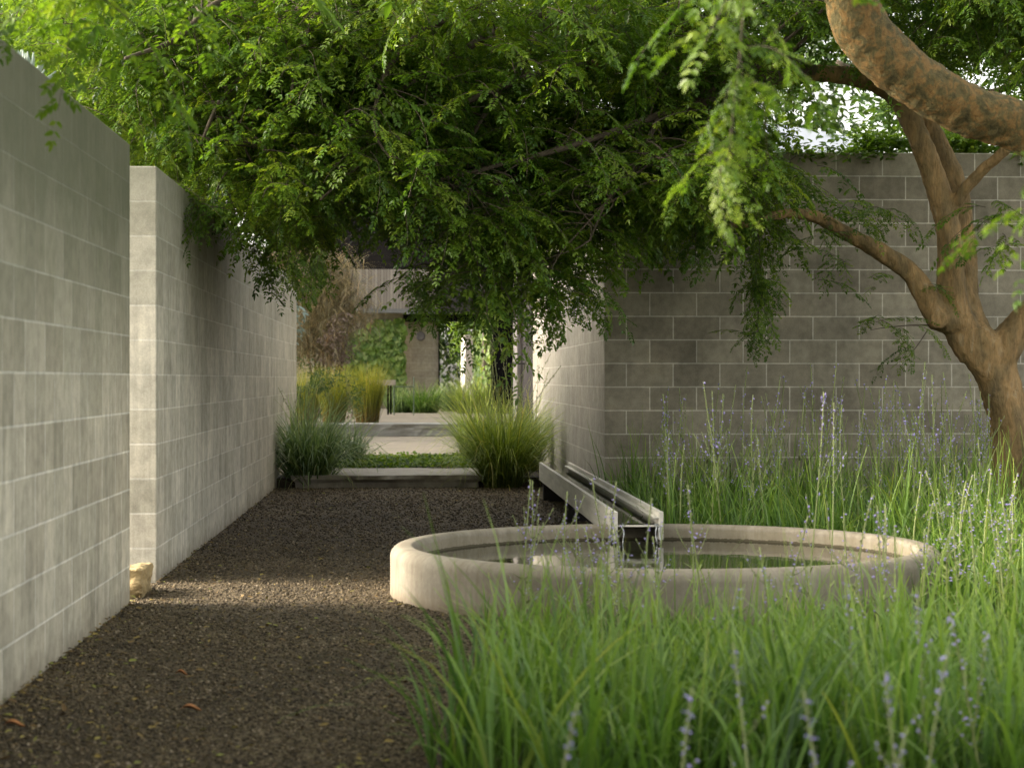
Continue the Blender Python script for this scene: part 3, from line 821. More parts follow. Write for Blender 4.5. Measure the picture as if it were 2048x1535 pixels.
# restio clumps
for (px, Y, L, n_, lab) in ((735, 33.4, 1.0, 1500, 'tall yellow green tufted rush clump beside the small garden table'),
                            (668, 33.9, .95, 1300, 'yellow green rush clump second from the garden table, below the climber'),
                            (612, 34.6, .95, 900, 'dull green rush clump farthest left beside the end of the wall')):
    p = P(px, 840, Y); o = clump('rush_clump', (p.x, Y, .4), n_, L, .13, .55, .0075, M['restio'], lab, 'rush clump', rad=.2, t0=.09, pw=1.8)
# low grasses before the house
for (px, Y, L, lab) in ((800, 43.5, .75, 'low drooping grass clump behind the garden table'), (850, 43.0, .8, 'dark green drooping grass clump below the round wall lamp'), (905, 45.0, .8, 'pale grass clump in the open doorway of the far house'), (940, 42.5, .95, 'tall pale grass clump in front of the ivy at the dark pavilion')):
    p = P(px, 820, Y); clump('low_grass_clump', (p.x, Y, .39), 420, L, .3, 1.4, .02, M['lomandra'] if px in (800, 905) else M['lime_grass'] if px > 930 else M['grass'], lab, 'grass clump', rad=.28)

# ground cover strip and tuft
V = []; tint = []
def cover(n, x0, x1, y0, y1, z, hh):
    for i in range(n):
        p = Vector((rng.uniform(x0, x1), rng.uniform(y0, y1), 0)); p.z = z + hh * (.35 + .65 * rng.random()) * (.75 + .5 * noise.noise(p * 3))
        l = rng.uniform(.03, .055)
        V.extend(tuple(q) for q in leaflet(p, Vector((rng.normal(), rng.normal(), rng.normal(0, .4))), Vector((rng.normal(0, .5), rng.normal(0, .5), 1)), l, l * .8)); tint.extend([rng.random()] * 6)
cover(5200, -1.0, .75, 22.15, 24.5, .10, .14)
Fc = (np.array(LQ)[None] + (np.arange(len(V) // 6) * 6)[:, None, None]).reshape(-1, 4)
T(np_mesh('ground_cover', V, Fc, M['leaf'], smooth=True, attrs={'tint': tint}), 'low dense green ground cover strip between slab step and paving', 'ground cover', kind='stuff')
p = P(722, 890, 26.5)
T(leafcloud('low_shrub', [(p.x, 26.5, .28)], [(.2, .3, .12)], 500, .05, M['leaf'], aspect=.8), 'small low dark green shrub at the left edge of the lower paving', 'shrub')

# ------------------------------------------------------------------ house at the back
HY0 = 50.0
def hx(px, Y=HY0): return P(px, 757, Y)[0]
def hz(py, Y=HY0): return P(829, py, Y)[2]
house = empty('flat_roofed_house', (hx(800), HY0, .4))
T(house, 'dark flat roofed house with grey boarded parapet at the end of the path', 'house')
mb = MB(); mb.box(hx(560), HY0, .38, hx(806), HY0 + .3, hz(626)); mb.build('wall', M['house_block'], house)
mb = MB(); mb.box(hx(806) + .003, HY0 + .5, .38, hx(877), HY0 + .7, hz(626)); mb.build('wall', M['house_block'], house)
mb = MB(); mb.box(hx(806), HY0 - .1, hz(642), hx(985), HY0 + .48, hz(628)); mb.build('lintel_beam', M['black'], house)
mb = MB(); mb.box(hx(560), HY0 - .6, hz(619), hx(873), HY0 - .3, hz(541)); para = mb.build('parapet', M['boards'], house)
mb = MB(); mb.box(hx(873) + .004, HY0 - .5, hz(627), hx(1010), HY0 - .25, hz(541)); mb.build('side_parapet', M['charcoal'], house)
mb = MB(); mb.box(hx(717), HY0 - .64, hz(627), hx(873), HY0 - .28, hz(619) - .003); mb.build('flashing', M['flash'], para)
mb = MB(); mb.box(hx(540), HY0 - .55, hz(541) + .003, hx(1010), HY0 + 6, hz(300)); mb.build('upper_storey', M['char'], house)
mb = MB(); mb.box(hx(877), HY0 + .35, .38, hx(880), HY0 + .5, hz(641)); mb.build('door_post', M['black'], house)
mb = MB(); c = P(841, 672, HY0 + .5)
mb.tube([c + Vector((0, -.002, 0)), c + Vector((0, -.05, 0)), c + Vector((0, -.075, 0))], [.125, .125, .105], 28)
mb.build('round_wall_lamp', M['lamp'], house, smooth=False)
# climber on the house wall
V = []; tint = []
for i in range(3600):
    px = rng.uniform(690, 814); py = rng.uniform(636, 790)
    lim = 652 + 10 * noise.noise(Vector((px * .06, 1, 0))) + 8 * noise.noise(Vector((px * .2, 4, 0)))
    if px < 735: lim += (735 - px) * .35
    if py < lim: 
        if not (abs(px - 757 - (py - 640) * .5) < 3 or abs(px - 780) < 4 or abs(px - 800) < 6): continue
    if px > 807 + 5 * noise.noise(Vector((py * .08, 2, 0))): continue
    p = P(px, py, HY0 - .02 - rng.random() * .22); l = rng.uniform(.1, .2)
    V += [tuple(q) for q in leaflet(p, Vector((rng.normal(0, .6), rng.normal(-.3, .3), -1)), Vector((rng.normal(0, .4), -1, rng.normal(.5, .4))), l, l * .95)]; tint += [rng.random()] * 6
Fc = (np.array(LQ)[None] + (np.arange(len(V) // 6) * 6)[:, None, None]).reshape(-1, 4)
T(np_mesh('wall_climber', V, Fc, M['ivy'], smooth=True, attrs={'tint': tint}), 'broad leaved green climber covering the house wall beside the round lamp', 'climber')

# dark pavilion along the right of the corridor
FX = X0 + .02
def seg(a, b): return YX(b, FX), YX(a, FX)
pav = empty('dark_pavilion', (FX, yend, .2))
T(pav, 'dark pavilion with black sliding doors continuing the corridor wall on the right', 'pavilion')
y0, y1 = yend + .01, YX(1043, FX)
mb = MB(); mb.box(FX + .02, y0, .05, FX + .3, y1, 3.1); mb.build('cladding', M['charcoal'], pav)
y2 = YX(1034, FX); y3 = YX(1026, FX)
mb = MB(); mb.box(FX + .06, y1 + .003, .05, FX + .3, y2, 3.1); mb.build('side_panel', M['char'], pav)
mb = MB(); mb.box(FX, y2 + .003, .05, FX + .25, y3, 3.1); mb.build('grey_post', M['greypost'], pav, bevel=.01)
y4 = YX(977, FX)
for a, b in ((y3 + .2, y3 + 3.2), (y3 + 3.24, y3 + 6.4), (y3 + 6.44, y4)):
    mb = MB(); mb.box(FX + 1.1, a, .05, FX + 1.15, b, 3.1); dr_ = mb.build('door', M['black'], pav)
mb = MB(); mb.box(FX + .05, y3 + .12, .05, FX + .1, y3 + .2, 3.1); mb.build('door_frame', M['greypost'], dr_)
mb = MB(); mb.box(FX - .06, YX(972.5, FX), .05, FX + .02, YX(968.5, FX), 3.1); mb.build('bronze_post', M['bronze'], pav)
mb = MB(); mb.box(FX - .1, yend + .02, 3.103, 7, 47, 3.4); mb.build('roof', M['char'], pav)
mb = MB(); mb.tube([P(1010, 727, 30), P(1052, 727, 28.2)], [.012, .012], 6); mb.build('latch_bar', M['black'], pav)
mb = MB(); mb.box(FX + .06, y4 + .003, .05, FX + 1.2, y4 + .1, 3.1); mb.build('end_panel', M['black'], pav)
# ivy wall further back + pale pier
yi0, yi1 = YX(975, FX), 51.5
iw = empty('ivy_wall', (FX + .3, yi0, .4)); T(iw, 'narrow wall overgrown with pale green ivy behind the bronze post', 'wall')
mb = MB(); mb.box(FX + .22, yi0 + .05, .38, FX + .5, yi1, 2.75); mb.build('wall_core', M['house_block'], iw)
V = []; tint = []
for i in range(2600):
    y = rng.uniform(yi0, yi1 + .2); z = rng.uniform(.4, 2.75 - .25 * rng.random()); l = rng.uniform(.08, .16)
    p = Vector((FX + .2 - rng.random() * .25, y, z))
    V += [tuple(q) for q in leaflet(p, Vector((rng.normal(-.3, .3), rng.normal(0, .6), -1)), Vector((-1, rng.normal(-.4, .5), rng.normal(.5, .4))), l, l * .85)]; tint += [rng.random()] * 6
Fc = (np.array(LQ)[None] + (np.arange(len(V) // 6) * 6)[:, None, None]).reshape(-1, 4)
np_mesh('ivy', V, Fc, M['ivy'], iw, True, {'tint': tint})
mb = MB(); mb.box(P(930, 0, 55)[0], 55, .38, P(950, 0, 55)[0], 60, P(0, 668, 55)[2]); T(mb.build('garden_pier', M['paint'], bevel=.02), 'pale rendered garden pier seen through the far doorway', 'pier')

# table and chair on the terrace
TY = 41.0
tb = empty('garden_table', (P(765, 800, TY)[0], TY, .4)); T(tb, 'garden table with thick pale timber top and black legs beside the rushes', 'table')
x0, x1 = P(738, 0, TY)[0], P(791, 0, TY)[0]; zt, zb_ = P(0, 759.5, TY)[2], P(0, 770.5, TY)[2]
mb = MB(); mb.box(x0, TY, zb_, x1, TY + .7, zt); mb.build('tabletop', M['paletimber'], tb, bevel=.008)
for px, dy in ((776, .08), (781, .5), (744, .08), (749, .5)):
    q = P(px, 800, TY); mb = MB(); mb.box(q.x - .02, TY + dy, .4, q.x + .02, TY + dy + .05, zb_ - .002); mb.build('leg', M['black'], tb)
gc = empty('garden_chair', (P(805, 800, TY)[0], TY - .3, .4)); T(gc, 'slim green metal garden chair drawn up to the pale timber table', 'chair')
xa, xb = P(786, 0, TY - .3)[0], P(829, 0, TY - .3)[0]; zs = P(0, 772, TY)[2]
mb = MB(); mb.box(xa, TY - .32, zs - .02, xb, TY + .1, zs); mb.build('seat', simple_mat('green metal', (.10, .14, .10), .45, .2, 8), gc, bevel=.004)
gm = bpy.data.materials['green metal']
for x, y, top in ((xb - .015, TY - .3, zs + .17), (xb - .015, TY + .08, zs + .17), (xa + .02, TY - .3, zs - .02), (xa + .02, TY + .08, zs - .02)):
    mb = MB(); mb.tube([(x, y, .4), (x, y, top)], [.011, .011], 8); mb.build('leg', gm, gc)
mb = MB(); mb.tube([(xb - .015, TY - .3, zs + .17), (xb - .015, TY - .11, zs + .19), (xb - .015, TY + .08, zs + .17)], [.011] * 3, 8); mb.build('back_rail', gm, gc)

# ------------------------------------------------------------------ shrubs behind the left wall end
wb = empty('weeping_bush', (P(640, 757, 38)[0], 38, .4)); T(wb, 'large brown grey weeping bush with fine drooping stems beside the house', 'bush')
cs = []
for px, py, Y, L, n_ in ((640, 640, 38, 1.1, 900), (610, 600, 38.6, 1.1, 900), (672, 590, 38.8, 1.0, 900), (600, 690, 37.4, 1.0, 700), (700, 640, 38.4, .9, 600), (655, 700, 37.5, .9, 600), (640, 560, 39, .9, 700), (575, 620, 38.5, 1.2, 800), (560, 560, 39, 1.2, 700), (668, 560, 39.2, .8, 500)):
    p = P(px, py, Y); n = n_
    b = np.array(p)[None] + rng.normal(0, .22, (n, 3)); az = rng.uniform(0, 6.283, n)
    t0 = np.abs(rng.normal(.6, .4, n)); t1 = t0 + np.abs(rng.normal(1.7, .4, n))
    cs.append(blades(b, L * rng.uniform(.4, 1.1, n), az, t0, t1, rng.uniform(.006, .018, n), 6, .9))
blade_obj('drooping_stems', cs, M['wispy'], wb)
mb = MB()
for k in range(9):
    q = P(585 + k * 15, 640 - 50 * (k % 3), 38.3); b0 = Vector((P(630 + 4 * k, 757, 38.3)[0], 38.3, .35)); mb.tube(spline([b0, b0.lerp(q, .5) + Vector((.1, .1, .2)), q]), lerpr([.035, .01], 13), 6)
mb.build('stems', M['twig'], wb)
p = P(632, 690, 38)
leafcloud('inner_leaves', [tuple(P(625, 640, 38.8)), tuple(P(660, 690, 38.4)), tuple(P(590, 700, 38.4))], [(.8, .5, .95), (.6, .4, .6), (.5, .4, .7)], 2600, .075, M['leaf_dark'], wb, .35)
c1, c2 = P(683, 672, 37.2), P(668, 700, 37)
T(leafcloud('mauve_shrub', [tuple(c1), tuple(c2), (c1.x + .1, 37.1, .8)], [(.3, .35, .55), (.35, .3, .45), (.35, .3, .5)], 1500, .07, M['leaf_mauve'], aspect=.5), 'mauve brown leafed shrub between the weeping bush and the climber', 'shrub')
p = P(578, 560, 30)
T(leafcloud('blue_shrub', [(p.x - .35, 30, p.z - .6), (p.x - .5, 30, p.z - 1.8)], [(.6, .5, .75), (.6, .5, 1.2)], 2600, .11, M['leaf_blue'], aspect=.3), 'pale blue grey shrub showing above the far end of the left wall', 'shrub')
cs = [tuple(P(px, py, 31.5)) for px, py in ((610, 760), (650, 775), (600, 800), (690, 790))]
T(leafcloud('leafy_shrub', cs, [(.35, .3, .4)] * 4, 2200, .06, M['leaf_dark'], aspect=.3), 'mixed dark green shrub at the wall end behind the silvery clumps', 'shrub')

# ------------------------------------------------------------------ main tree (trunk right, weeping crown across the path)
TD = 14.4
def PT(px, py, d=0.0): return P(px, py, TD + d)
def rr(px): return px / 2 / F * TD
tree = empty('weeping_tree', (PT(2028, 1065)[0], TD, 0))
T(tree, 'weeping tree with forked orange trunk on the right and small leaflets spreading over the path', 'tree')
mb = MB()
def limb(pts, rad, n=16, lump=.1, m=None):
    q = spline(pts, 6); (m or mb).tube(q, lerpr(rad, len(q)), n, lump, ph=len(pts)); return q
LIMBS = []
limb([PT(2072, 1130), PT(2050, 1040), PT(2032, 930), PT(2016, 830), PT(1990, 745), PT(1966, 700), PT(1942, 664)], [rr(140), rr(104), rr(88), rr(82), rr(86), rr(88), rr(66)], 22, .16)
limb([PT(1985, 745), PT(2012, 690, -.02), PT(2045, 640, -.05), PT(2100, 575, -.1), PT(2170, 430, -.2), PT(2200, 200, -.3)], [rr(70), rr(72), rr(58), rr(56), rr(46), rr(30)], 16)
limb([PT(1955, 705), PT(1915, 640), PT(1903, 560), PT(1898, 470), PT(1872, 370), PT(1835, 270), PT(1795, 195, .1), PT(1735, 160, .1), PT(1640, 148, 0), PT(1545, 155, -.1), PT(1440, 120, -.3), PT(1300, 100, -.5), PT(1180, 130, -.8), PT(1050, 150, -1.0)],
     [rr(80), rr(64), rr(56), rr(52), rr(50), rr(46), rr(44), rr(40), rr(34), rr(30), rr(28), rr(22), rr(18), rr(10)], 16)
limb([PT(1955, 690, .05), PT(1928, 600, .12), PT(1922, 480, .2), PT(1900, 360, .25), PT(1858, 260, .3), PT(1812, 180, .35), PT(1770, 60, .4), PT(1700, -90, .5), PT(1500, -180, .6)],
     [rr(80), rr(62), rr(56), rr(60), rr(52), rr(44), rr(38), rr(30), rr(14)], 16)
limb([PT(1930, 650, -.03), PT(1878, 632, -.06), PT(1850, 590, -.06), PT(1820, 545, -.05), PT(1760, 502, -.08), PT(1690, 465, -.1), PT(1630, 434, -.15), PT(1565, 428, -.2), PT(1480, 450, -.3), PT(1380, 440, -.4)],
     [rr(60), rr(48), rr(46), rr(40), rr(36), rr(30), rr(26), rr(20), rr(14), rr(8)], 14)
limb([PT(1903, 430), PT(1925, 385, -.08), PT(1960, 345, -.15), PT(2010, 300, -.25), PT(2090, 230, -.4)], [rr(30), rr(26), rr(24), rr(22), rr(12)], 10)
# knot
k0 = PT(1877, 640, -.12); mb.tube([k0 + Vector((0, .1, 0)), k0 + Vector((-.01, -.05, 0)), k0 + Vector((-.012, -.062, 0)), k0 + Vector((-.01, -.045, 0))], [.075, .07, .055, .035], 16)
trunk = mb.build('trunk', M['bark'], tree, smooth=True)
md = trunk.modifiers.new('fuse', 'REMESH'); md.mode = 'VOXEL'; md.voxel_size = .013; md.use_smooth_shade = True
md = trunk.modifiers.new('soft', 'SMOOTH'); md.factor = .5; md.iterations = 5
BT = bpy.data.textures.new('bark lumps', 'CLOUDS'); BT.noise_scale = .07; BT.noise_depth = 3
md = trunk.modifiers.new('rough', 'DISPLACE'); md.texture = BT; md.strength = .022; md.mid_level = .5
# thinner boughs inside the crown (control points in photo terms, then at their own depth)
BOUGHS = [
    ([(1560, 150, -.1), (1450, 190, -1.0), (1320, 230, -1.2), (1150, 290, -1.4), (1000, 330, -1.5), (830, 370, -1.6)], [.05, .04, .03, .022, .014, .008]),
    ([(1640, 148, 0), (1400, 60, -.6), (1250, 20, -.9), (1050, 40, -1.2), (850, 150, -1.6), (700, 260, -1.8)], [.05, .045, .04, .03, .02, .01]),
    ([(1180, 130, -.8), (1040, 160, -1.2), (900, 220, -1.5), (760, 300, -1.8), (640, 400, -2.0)], [.03, .026, .02, .014, .008]),
    ([(1300, 20, 0), (1150, 75, .2), (1020, 120, .3), (880, 170, .5), (740, 240, .7)], [.04, .035, .03, .02, .01]),
    ([(1250, 330, -.4), (1150, 322, -.5), (1040, 325, -.6), (930, 330, -.8)], [.03, .025, .018, .01]),
    ([(1700, -90, .5), (1400, -120, 0), (1100, -90, -.5), (800, -60, -1), (630, 0, -1.3), (560, 90, -1.6), (450, 190, -1.9), (400, 290, -2.1)], [.06, .055, .05, .045, .036, .028, .018, .008]),
    ([(800, -60, -1), (560, -40, -1.5), (430, 10, -1.9), (350, 80, -2.2), (250, 117, -2.5)], [.035, .032, .026, .018, .01]),
    ([(1100, -90, -.5), (950, 20, -1.2), (850, 60, -1.6), (770, 150, -1.9), (750, 260, -2.1), (790, 330, -2.2)], [.03, .026, .022, .018, .012, .006]),
    ([(700, -50, -1.2), (640, 20, -1.6), (600, 100, -1.9), (580, 200, -2.2)], [.03, .024, .014, .008]),
    ([(1320, 230, -1.2), (1260, 350, -1.5), (1215, 400, -1.6), (1180, 480, -1.7)], [.02, .016, .01, .006]),
    ([(1100, -90, -.5), (1080, 60, -.8), (1000, 180, -1.0), (930, 300, -1.2), (900, 400, -1.4)], [.03, .022, .018, .012, .007]),
    ([(1900, -150, .4), (2000, -20, 1.0), (2060, 120, 1.4), (2000, 180, 1.5), (1900, 180, 1.6)], [.06, .06, .05, .03, .02]),
]
LP = []
for pts, rad in BOUGHS:
    m = MB(); q = spline([PT(*a) for a in pts], 7); m.tube(q, lerpr(rad, len(q)), 8, .12); m.build('bough', M['twig'], tree, smooth=True)
    LP += q[3:]
LPn = np.array([tuple(v) for v in LP])

LB = [(300, 310), (380, 385), (440, 410), (500, 480), (560, 535), (640, 550), (675, 425), (790, 440), (830, 545), (900, 540), (960, 640), (1020, 590), (1100, 668), (1160, 630), (1205, 560),
      (1240, 460), (1330, 475), (1400, 510), (1480, 500), (1560, 440), (1600, 330), (1640, 230), (1720, 170), (1800, 150), (2048, 170), (2200, 300)]
def lower(px): return np.interp(px, [a for a, b in LB], [b for a, b in LB]) + 22 * noise.noise(Vector((px * .021, 3.3, 0))) - 6
cr = Crown(); bm_ = MB(); shade = Crown()
rd = random.Random(5)
def cluster(c, n, sc=1.0, br=True, dest=None, rad=.24, tb=0.0):
    c = Vector(c); dest = dest or cr
    if br:
        d = np.linalg.norm(LPn - np.array(c), axis=1); k = rd.choice(list(np.argsort(d)[:14])); a = Vector(LPn[k])
        L = (c - a).length
        if .15 < L < 2.2:
            mid = a.lerp(c, .5) + Vector((rd.uniform(-.15, .15), rd.uniform(-.1, .1), rd.uniform(.0, .28) * L))
            pts = spline([a, mid, c, c + (c - mid) * .25 + Vector((0, 0, -.12))], 4)
            bm_.tube(pts, lerpr([.004 + .005 * L, .002], len(pts)), 5, cap=False)
    for i in range(n):
        p = c + Vector((rd.gauss(0, rad), rd.gauss(0, rad), rd.gauss(0, rad * .7)))
        dest.twig(p, rd.uniform(0, 6.283), sc * rd.uniform(.75, 1.2), rd.gauss(.08, .28), tb + rd.gauss(0, .1))
cnt = 0; tries = 0
while cnt < 345 and tries < 9000:
    tries += 1
    px = rd.uniform(300, 2100); lo = lower(px)
    py = rd.uniform(-60, max(20, lo - 185))
    if py > lo - 120: continue
    Y = rd.uniform(12.3, 15.8) if px < 1250 else rd.uniform(12.8, 15.4)
    p = P(px, py, Y)
    if p.x < -1.2 and p.z < 2.95: continue
    if px > 1590 and rd.random() < .45: continue
    if 1440 < px < 1960 and py > -40 and rd.random() < .88: continue
    if px > 1380 and py > 120 and py < 300 and rd.random() < .5: continue
    if 840 < px < 1300 and 40 < py < 260 and Y < 14.3 and rd.random() < .55: continue
    if noise.noise(Vector((p.x * .9, p.y * .7, p.z * 1.2))) < -.28: continue
    tb = .14 if noise.noise(Vector((p.x * 1.1 + 9, p.y, p.z))) > .05 else -.12
    cluster(p, rd.randint(11, 16), .76, tb=tb, rad=.22); cnt += 1
# dense back layer and the mass hiding the corner of the tall wall
for i in range(75):
    px = rd.uniform(430, 1230); p = P(px, rd.uniform(-40, max(0, lower(px) - 200)), rd.uniform(14.6, 16.0))
    if (p.x > 1.4 and p.z < 3.3) or (p.x < -1.2 and p.z < 2.9): continue
    cluster(p, 10, 1.1, tb=-.1)
for i in range(30):
    px = rd.uniform(1215, 1520); p = P(px, rd.uniform(230 if px < 1440 else 330, max(335, min(430, lower(px) - 95))), rd.uniform(13.4, 15.5))
    cluster(p, 10, .9, rad=.2, tb=rd.choice((-.15, .0, .1)))
for i in range(20):
    p = P(rd.uniform(1830, 2100), rd.uniform(-60, 70), rd.uniform(13.5, 15.8)); cluster(p, 9, .95, br=False)
# the hanging hem
for i in range(175):
    px = rd.uniform(380, 1480); lo = lower(px) + rd.uniform(-12, 8); Y = rd.uniform(12.3, 15.2)
    p = P(px, lo - rd.uniform(100, 190), Y)
    if p.x < -1.3 and p.z < 2.8: continue
    cluster(p, rd.randint(4, 8), .72, br=True, rad=.13, tb=rd.choice((.25, .1, -.15)))
# single hanging sprays and leafy shoots along the lower bough
for px, py, d, n_, sc in ((1512, 440, -.3, 5, .7), (1518, 500, -.3, 6, .55), (1520, 560, -.3, 6, .5), (1515, 620, -.3, 5, .45), (1513, 672, -.3, 4, .4), (1680, 430, -.3, 5, .6), (1730, 415, -.2, 4, .6), (1770, 425, -.2, 4, .5), (1640, 470, -.2, 5, .55), (1690, 520, -.2, 4, .5), (1650, 555, -.2, 2, .6),
                          (1760, 640, -.3, 4, .55), (1800, 655, -.3, 3, .55), (1815, 690, -.3, 2, .5), (1990, 420, -.6, 5, .8), (2010, 480, -.6, 5, .8), (1850, 570, -.2, 3, .4), (1745, 560, -.2, 3, .4), (830, 545, -1.5, 5, .9), (845, 575, -1.5, 3, .8), (1105, 600, -1.3, 4, .8), (1165, 555, -1.0, 5, .8), (425, 405, -2.0, 5, .75), (555, 545, -.9, 2, .6), (985, 555, -1.6, 6, .9)):
    cluster(PT(px, py, d), n_, sc, br=False, rad=.05 * sc + .02, tb=.05)
m = MB(); q = spline([PT(1512, 400, -.3), PT(1518, 480, -.3), PT(1520, 570, -.3), PT(1512, 690, -.3)]); m.tube(q, lerpr([.005, .002], len(q)), 5); m.build('hanging_shoot', M['twig'], tree)
m = MB(); q = spline([PT(1870, 650, -.05), PT(1825, 650, -.25), PT(1770, 655, -.3), PT(1740, 660, -.32)]); m.tube(q, lerpr([.007, .002], len(q)), 5)
q = spline([PT(1855, 660, -.1), PT(1835, 690, -.28), PT(1815, 715, -.3)]); m.tube(q, lerpr([.005, .002], len(q)), 5); m.build('shoots', M['twig'], tree)
def tassel(px, y0, y1, d, n, sc, sp=.035):
    for i in range(n):
        p = PT(px + rd.uniform(-6, 6), rd.uniform(y0, y1), d) + Vector((rd.gauss(0, sp), rd.gauss(0, sp), 0))
        cr.twig(p, rd.uniform(0, 6.283), sc * rd.uniform(.75, 1.2), rd.uniform(.95, 1.4), rd.uniform(-.1, .2))
tassel(1514, 440, 640, -.3, 30, .42, .03); tassel(1520, 480, 560, -.3, 14, .45, .07)
for a_ in ((1110, 560, 610, -1.2, 9, .5), (1170, 540, 580, -1.0, 10, .5), (842, 520, 565, -1.5, 9, .5), (405, 380, 420, -2.0, 8, .42), (555, 500, 535, -1.2, 6, .4), (960, 545, 590, -1.6, 10, .5), (640, 490, 520, -1.8, 7, .45), (1010, 540, 570, -1.5, 8, .5), (590, 480, 520, -1.8, 8, .5), (1340, 420, 460, -.6, 8, .5), (1410, 430, 480, -.5, 8, .45)): tassel(*a_)
# upper crown above the frame: shades the path
for i in range(75):
    y_ = rd.uniform(11.0, 16.5); p = Vector((rd.uniform(-2.2, 6.5), y_, rd.uniform(2.2 + .2 * y_, 4.0 + .2 * y_)))
    cluster(p, 6, 1.7, br=False, rad=.5)
cr.build(tree, M['leaf'])
bm_.build('branchlets', M['twig'], tree)

# ------------------------------------------------------------------ foreground tree with the thick leaning bough
FD = 9.6
ft = empty('leaning_tree', (P(2420, 757, FD)[0], FD, 0))
T(ft, 'nearer tree whose thick mottled orange bough leans in from the right edge', 'tree')
m = MB()
def r2(px): return px / 2 / F * FD
q = spline([P(2440, 1240, FD), P(2430, 1000, FD), P(2400, 700, FD), P(2320, 480, FD), P(2200, 350, FD), P(2048, 258, FD - .05), P(1930, 215, FD - .1), P(1800, 138, FD - .15), P(1722, 60, FD - .2), P(1690, -40, FD - .25), P(1600, -230, FD - .4)], 7)
m.tube(q, lerpr([r2(200), r2(180), r2(160), r2(140), r2(122), r2(98), r2(100), r2(106), r2(112), r2(100), r2(80)], len(q)), 28, .09)
q = spline([P(1640, -120, FD - .3), P(1480, -150, FD - 1.2), P(1200, -150, FD - 2), P(700, -180, FD - 2.5)], 6); m.tube(q, lerpr([.1, .08, .06, .03], len(q)), 12, .1); LP2 = list(q)
q = spline([P(1600, -150, FD - .3), P(1580, -400, FD - 1.5), P(1300, -700, FD - 3.2), P(900, -900, FD - 4.5)], 6); m.tube(q, lerpr([.1, .08, .06, .03], len(q)), 12, .1)
b = m.build('trunk', M['bark2'], ft, smooth=True)
md = b.modifiers.new('fuse', 'REMESH'); md.mode = 'VOXEL'; md.voxel_size = .014; md.use_smooth_shade = True
md = b.modifiers.new('soft', 'SMOOTH'); md.factor = .5; md.iterations = 3
md = b.modifiers.new('rough', 'DISPLACE'); md.texture = BT; md.strength = .024; md.mid_level = .5
near = Crown()
LPn = np.array([tuple(v) for v in LP2])
def spray(px, py, Y, n, sc, tb=.1, rad=.05): cluster(P(px, py, Y), n, sc, br=False, dest=near, rad=rad, tb=tb)
for px, py, Y, n_, sc in ((1478, -40, 4.9, 3, .62), (1470, 90, 4.9, 3, .5), (1462, 190, 4.9, 2, .42), (1450, 240, 4.9, 2, .36), (2060, 250, 4.6, 3, .45), (2080, 340, 4.6, 3, .45), (2090, 390, 4.6, 2, .5),
                          (190, -40, 6.2, 4, .7), (160, -60, 6.0, 4, .8), (235, -80, 6.5, 4, .8), (60, -110, 6.3, 3, .8), (330, -60, 6.6, 3, .7)):
    spray(px, py, Y, n_, sc)
m = MB(); q = spline([P(1500, -200, 5.0), P(1490, -30, 4.9), P(1478, 120, 4.88), P(1462, 260, 4.87), P(1455, 330, 4.87)]); m.tube(q, lerpr([.004, .0015], len(q)), 6); m.build('hanging_shoot', M['twig'], ft, smooth=True)
for i in range(15):
    t_ = rd.random(); p = q[int(t_ * (len(q) - 1))]
    near.twig(p, rd.uniform(0, 6.283), .26 + .1 * rd.random(), rd.uniform(.5, 1.2), rd.uniform(0, .25))
for i in range(34):  # unseen leaf clusters added overhead to keep sky light off the gravel
    p = Vector((rd.uniform(-2.6, 1.2), rd.uniform(3.0, 11.0), rd.uniform(3.9, 5.8)))
    cluster(p, 5, 1.7, br=False, dest=near, rad=.55)
near.build(ft, M['leaf'])

# ------------------------------------------------------------------ trees beyond the left wall
def simple_trunk(parent, base, top, r, forks=5, mat='twig'):
    m = MB(); base = Vector(base); top = Vector(top)
    m.tube(spline([base, base.lerp(top, .5) + Vector((.1, .05, 0)), top]), lerpr([r, r * .7, r * .1], 13), 10, .1)
    for k in range(forks):
        a = base.lerp(top, .5 + .1 * k); an = k * 2.4; q = a + Vector((math.cos(an) * 1.2, math.sin(an) * 1.2, .9))
        m.tube(spline([a, a.lerp(q, .5) + Vector((0, 0, .15)), q]), lerpr([r * .45, r * .12], 13), 6)
    return m.build('trunk', M[mat], parent, smooth=True)
lt = empty('garden_tree', (-4.2, 16.5, 0)); T(lt, 'bright leafy tree rising behind the two left block walls', 'tree')
simple_trunk(lt, (-4.2, 16.5, 0), (-3.8, 16.3, 4.2), .16)
lc = Crown(); LPn = np.array([(-3.8, 16.3, z) for z in np.linspace(2.5, 5, 12)])
k = 0
while k < 150:
    px = rd.uniform(-80, 560); py = rd.uniform(-80, 330); Y = rd.uniform(12.5, 21); p = P(px, py, Y)
    if p.x > -1.9 or p.z < 2.75: continue
    if px < 130 and py < 150 and rd.random() < .75: continue
    cluster(p, rd.randint(7, 11), 1.05, br=False, dest=lc, rad=.28, tb=.12); k += 1
for i in range(45):
    p = Vector((rd.uniform(-7, -2.5), rd.uniform(14, 24), rd.uniform(4.5, 7)))
    cluster(p, 6, 1.7, br=False, dest=lc, rad=.5)
lc.build(lt, M['leaf_light'])

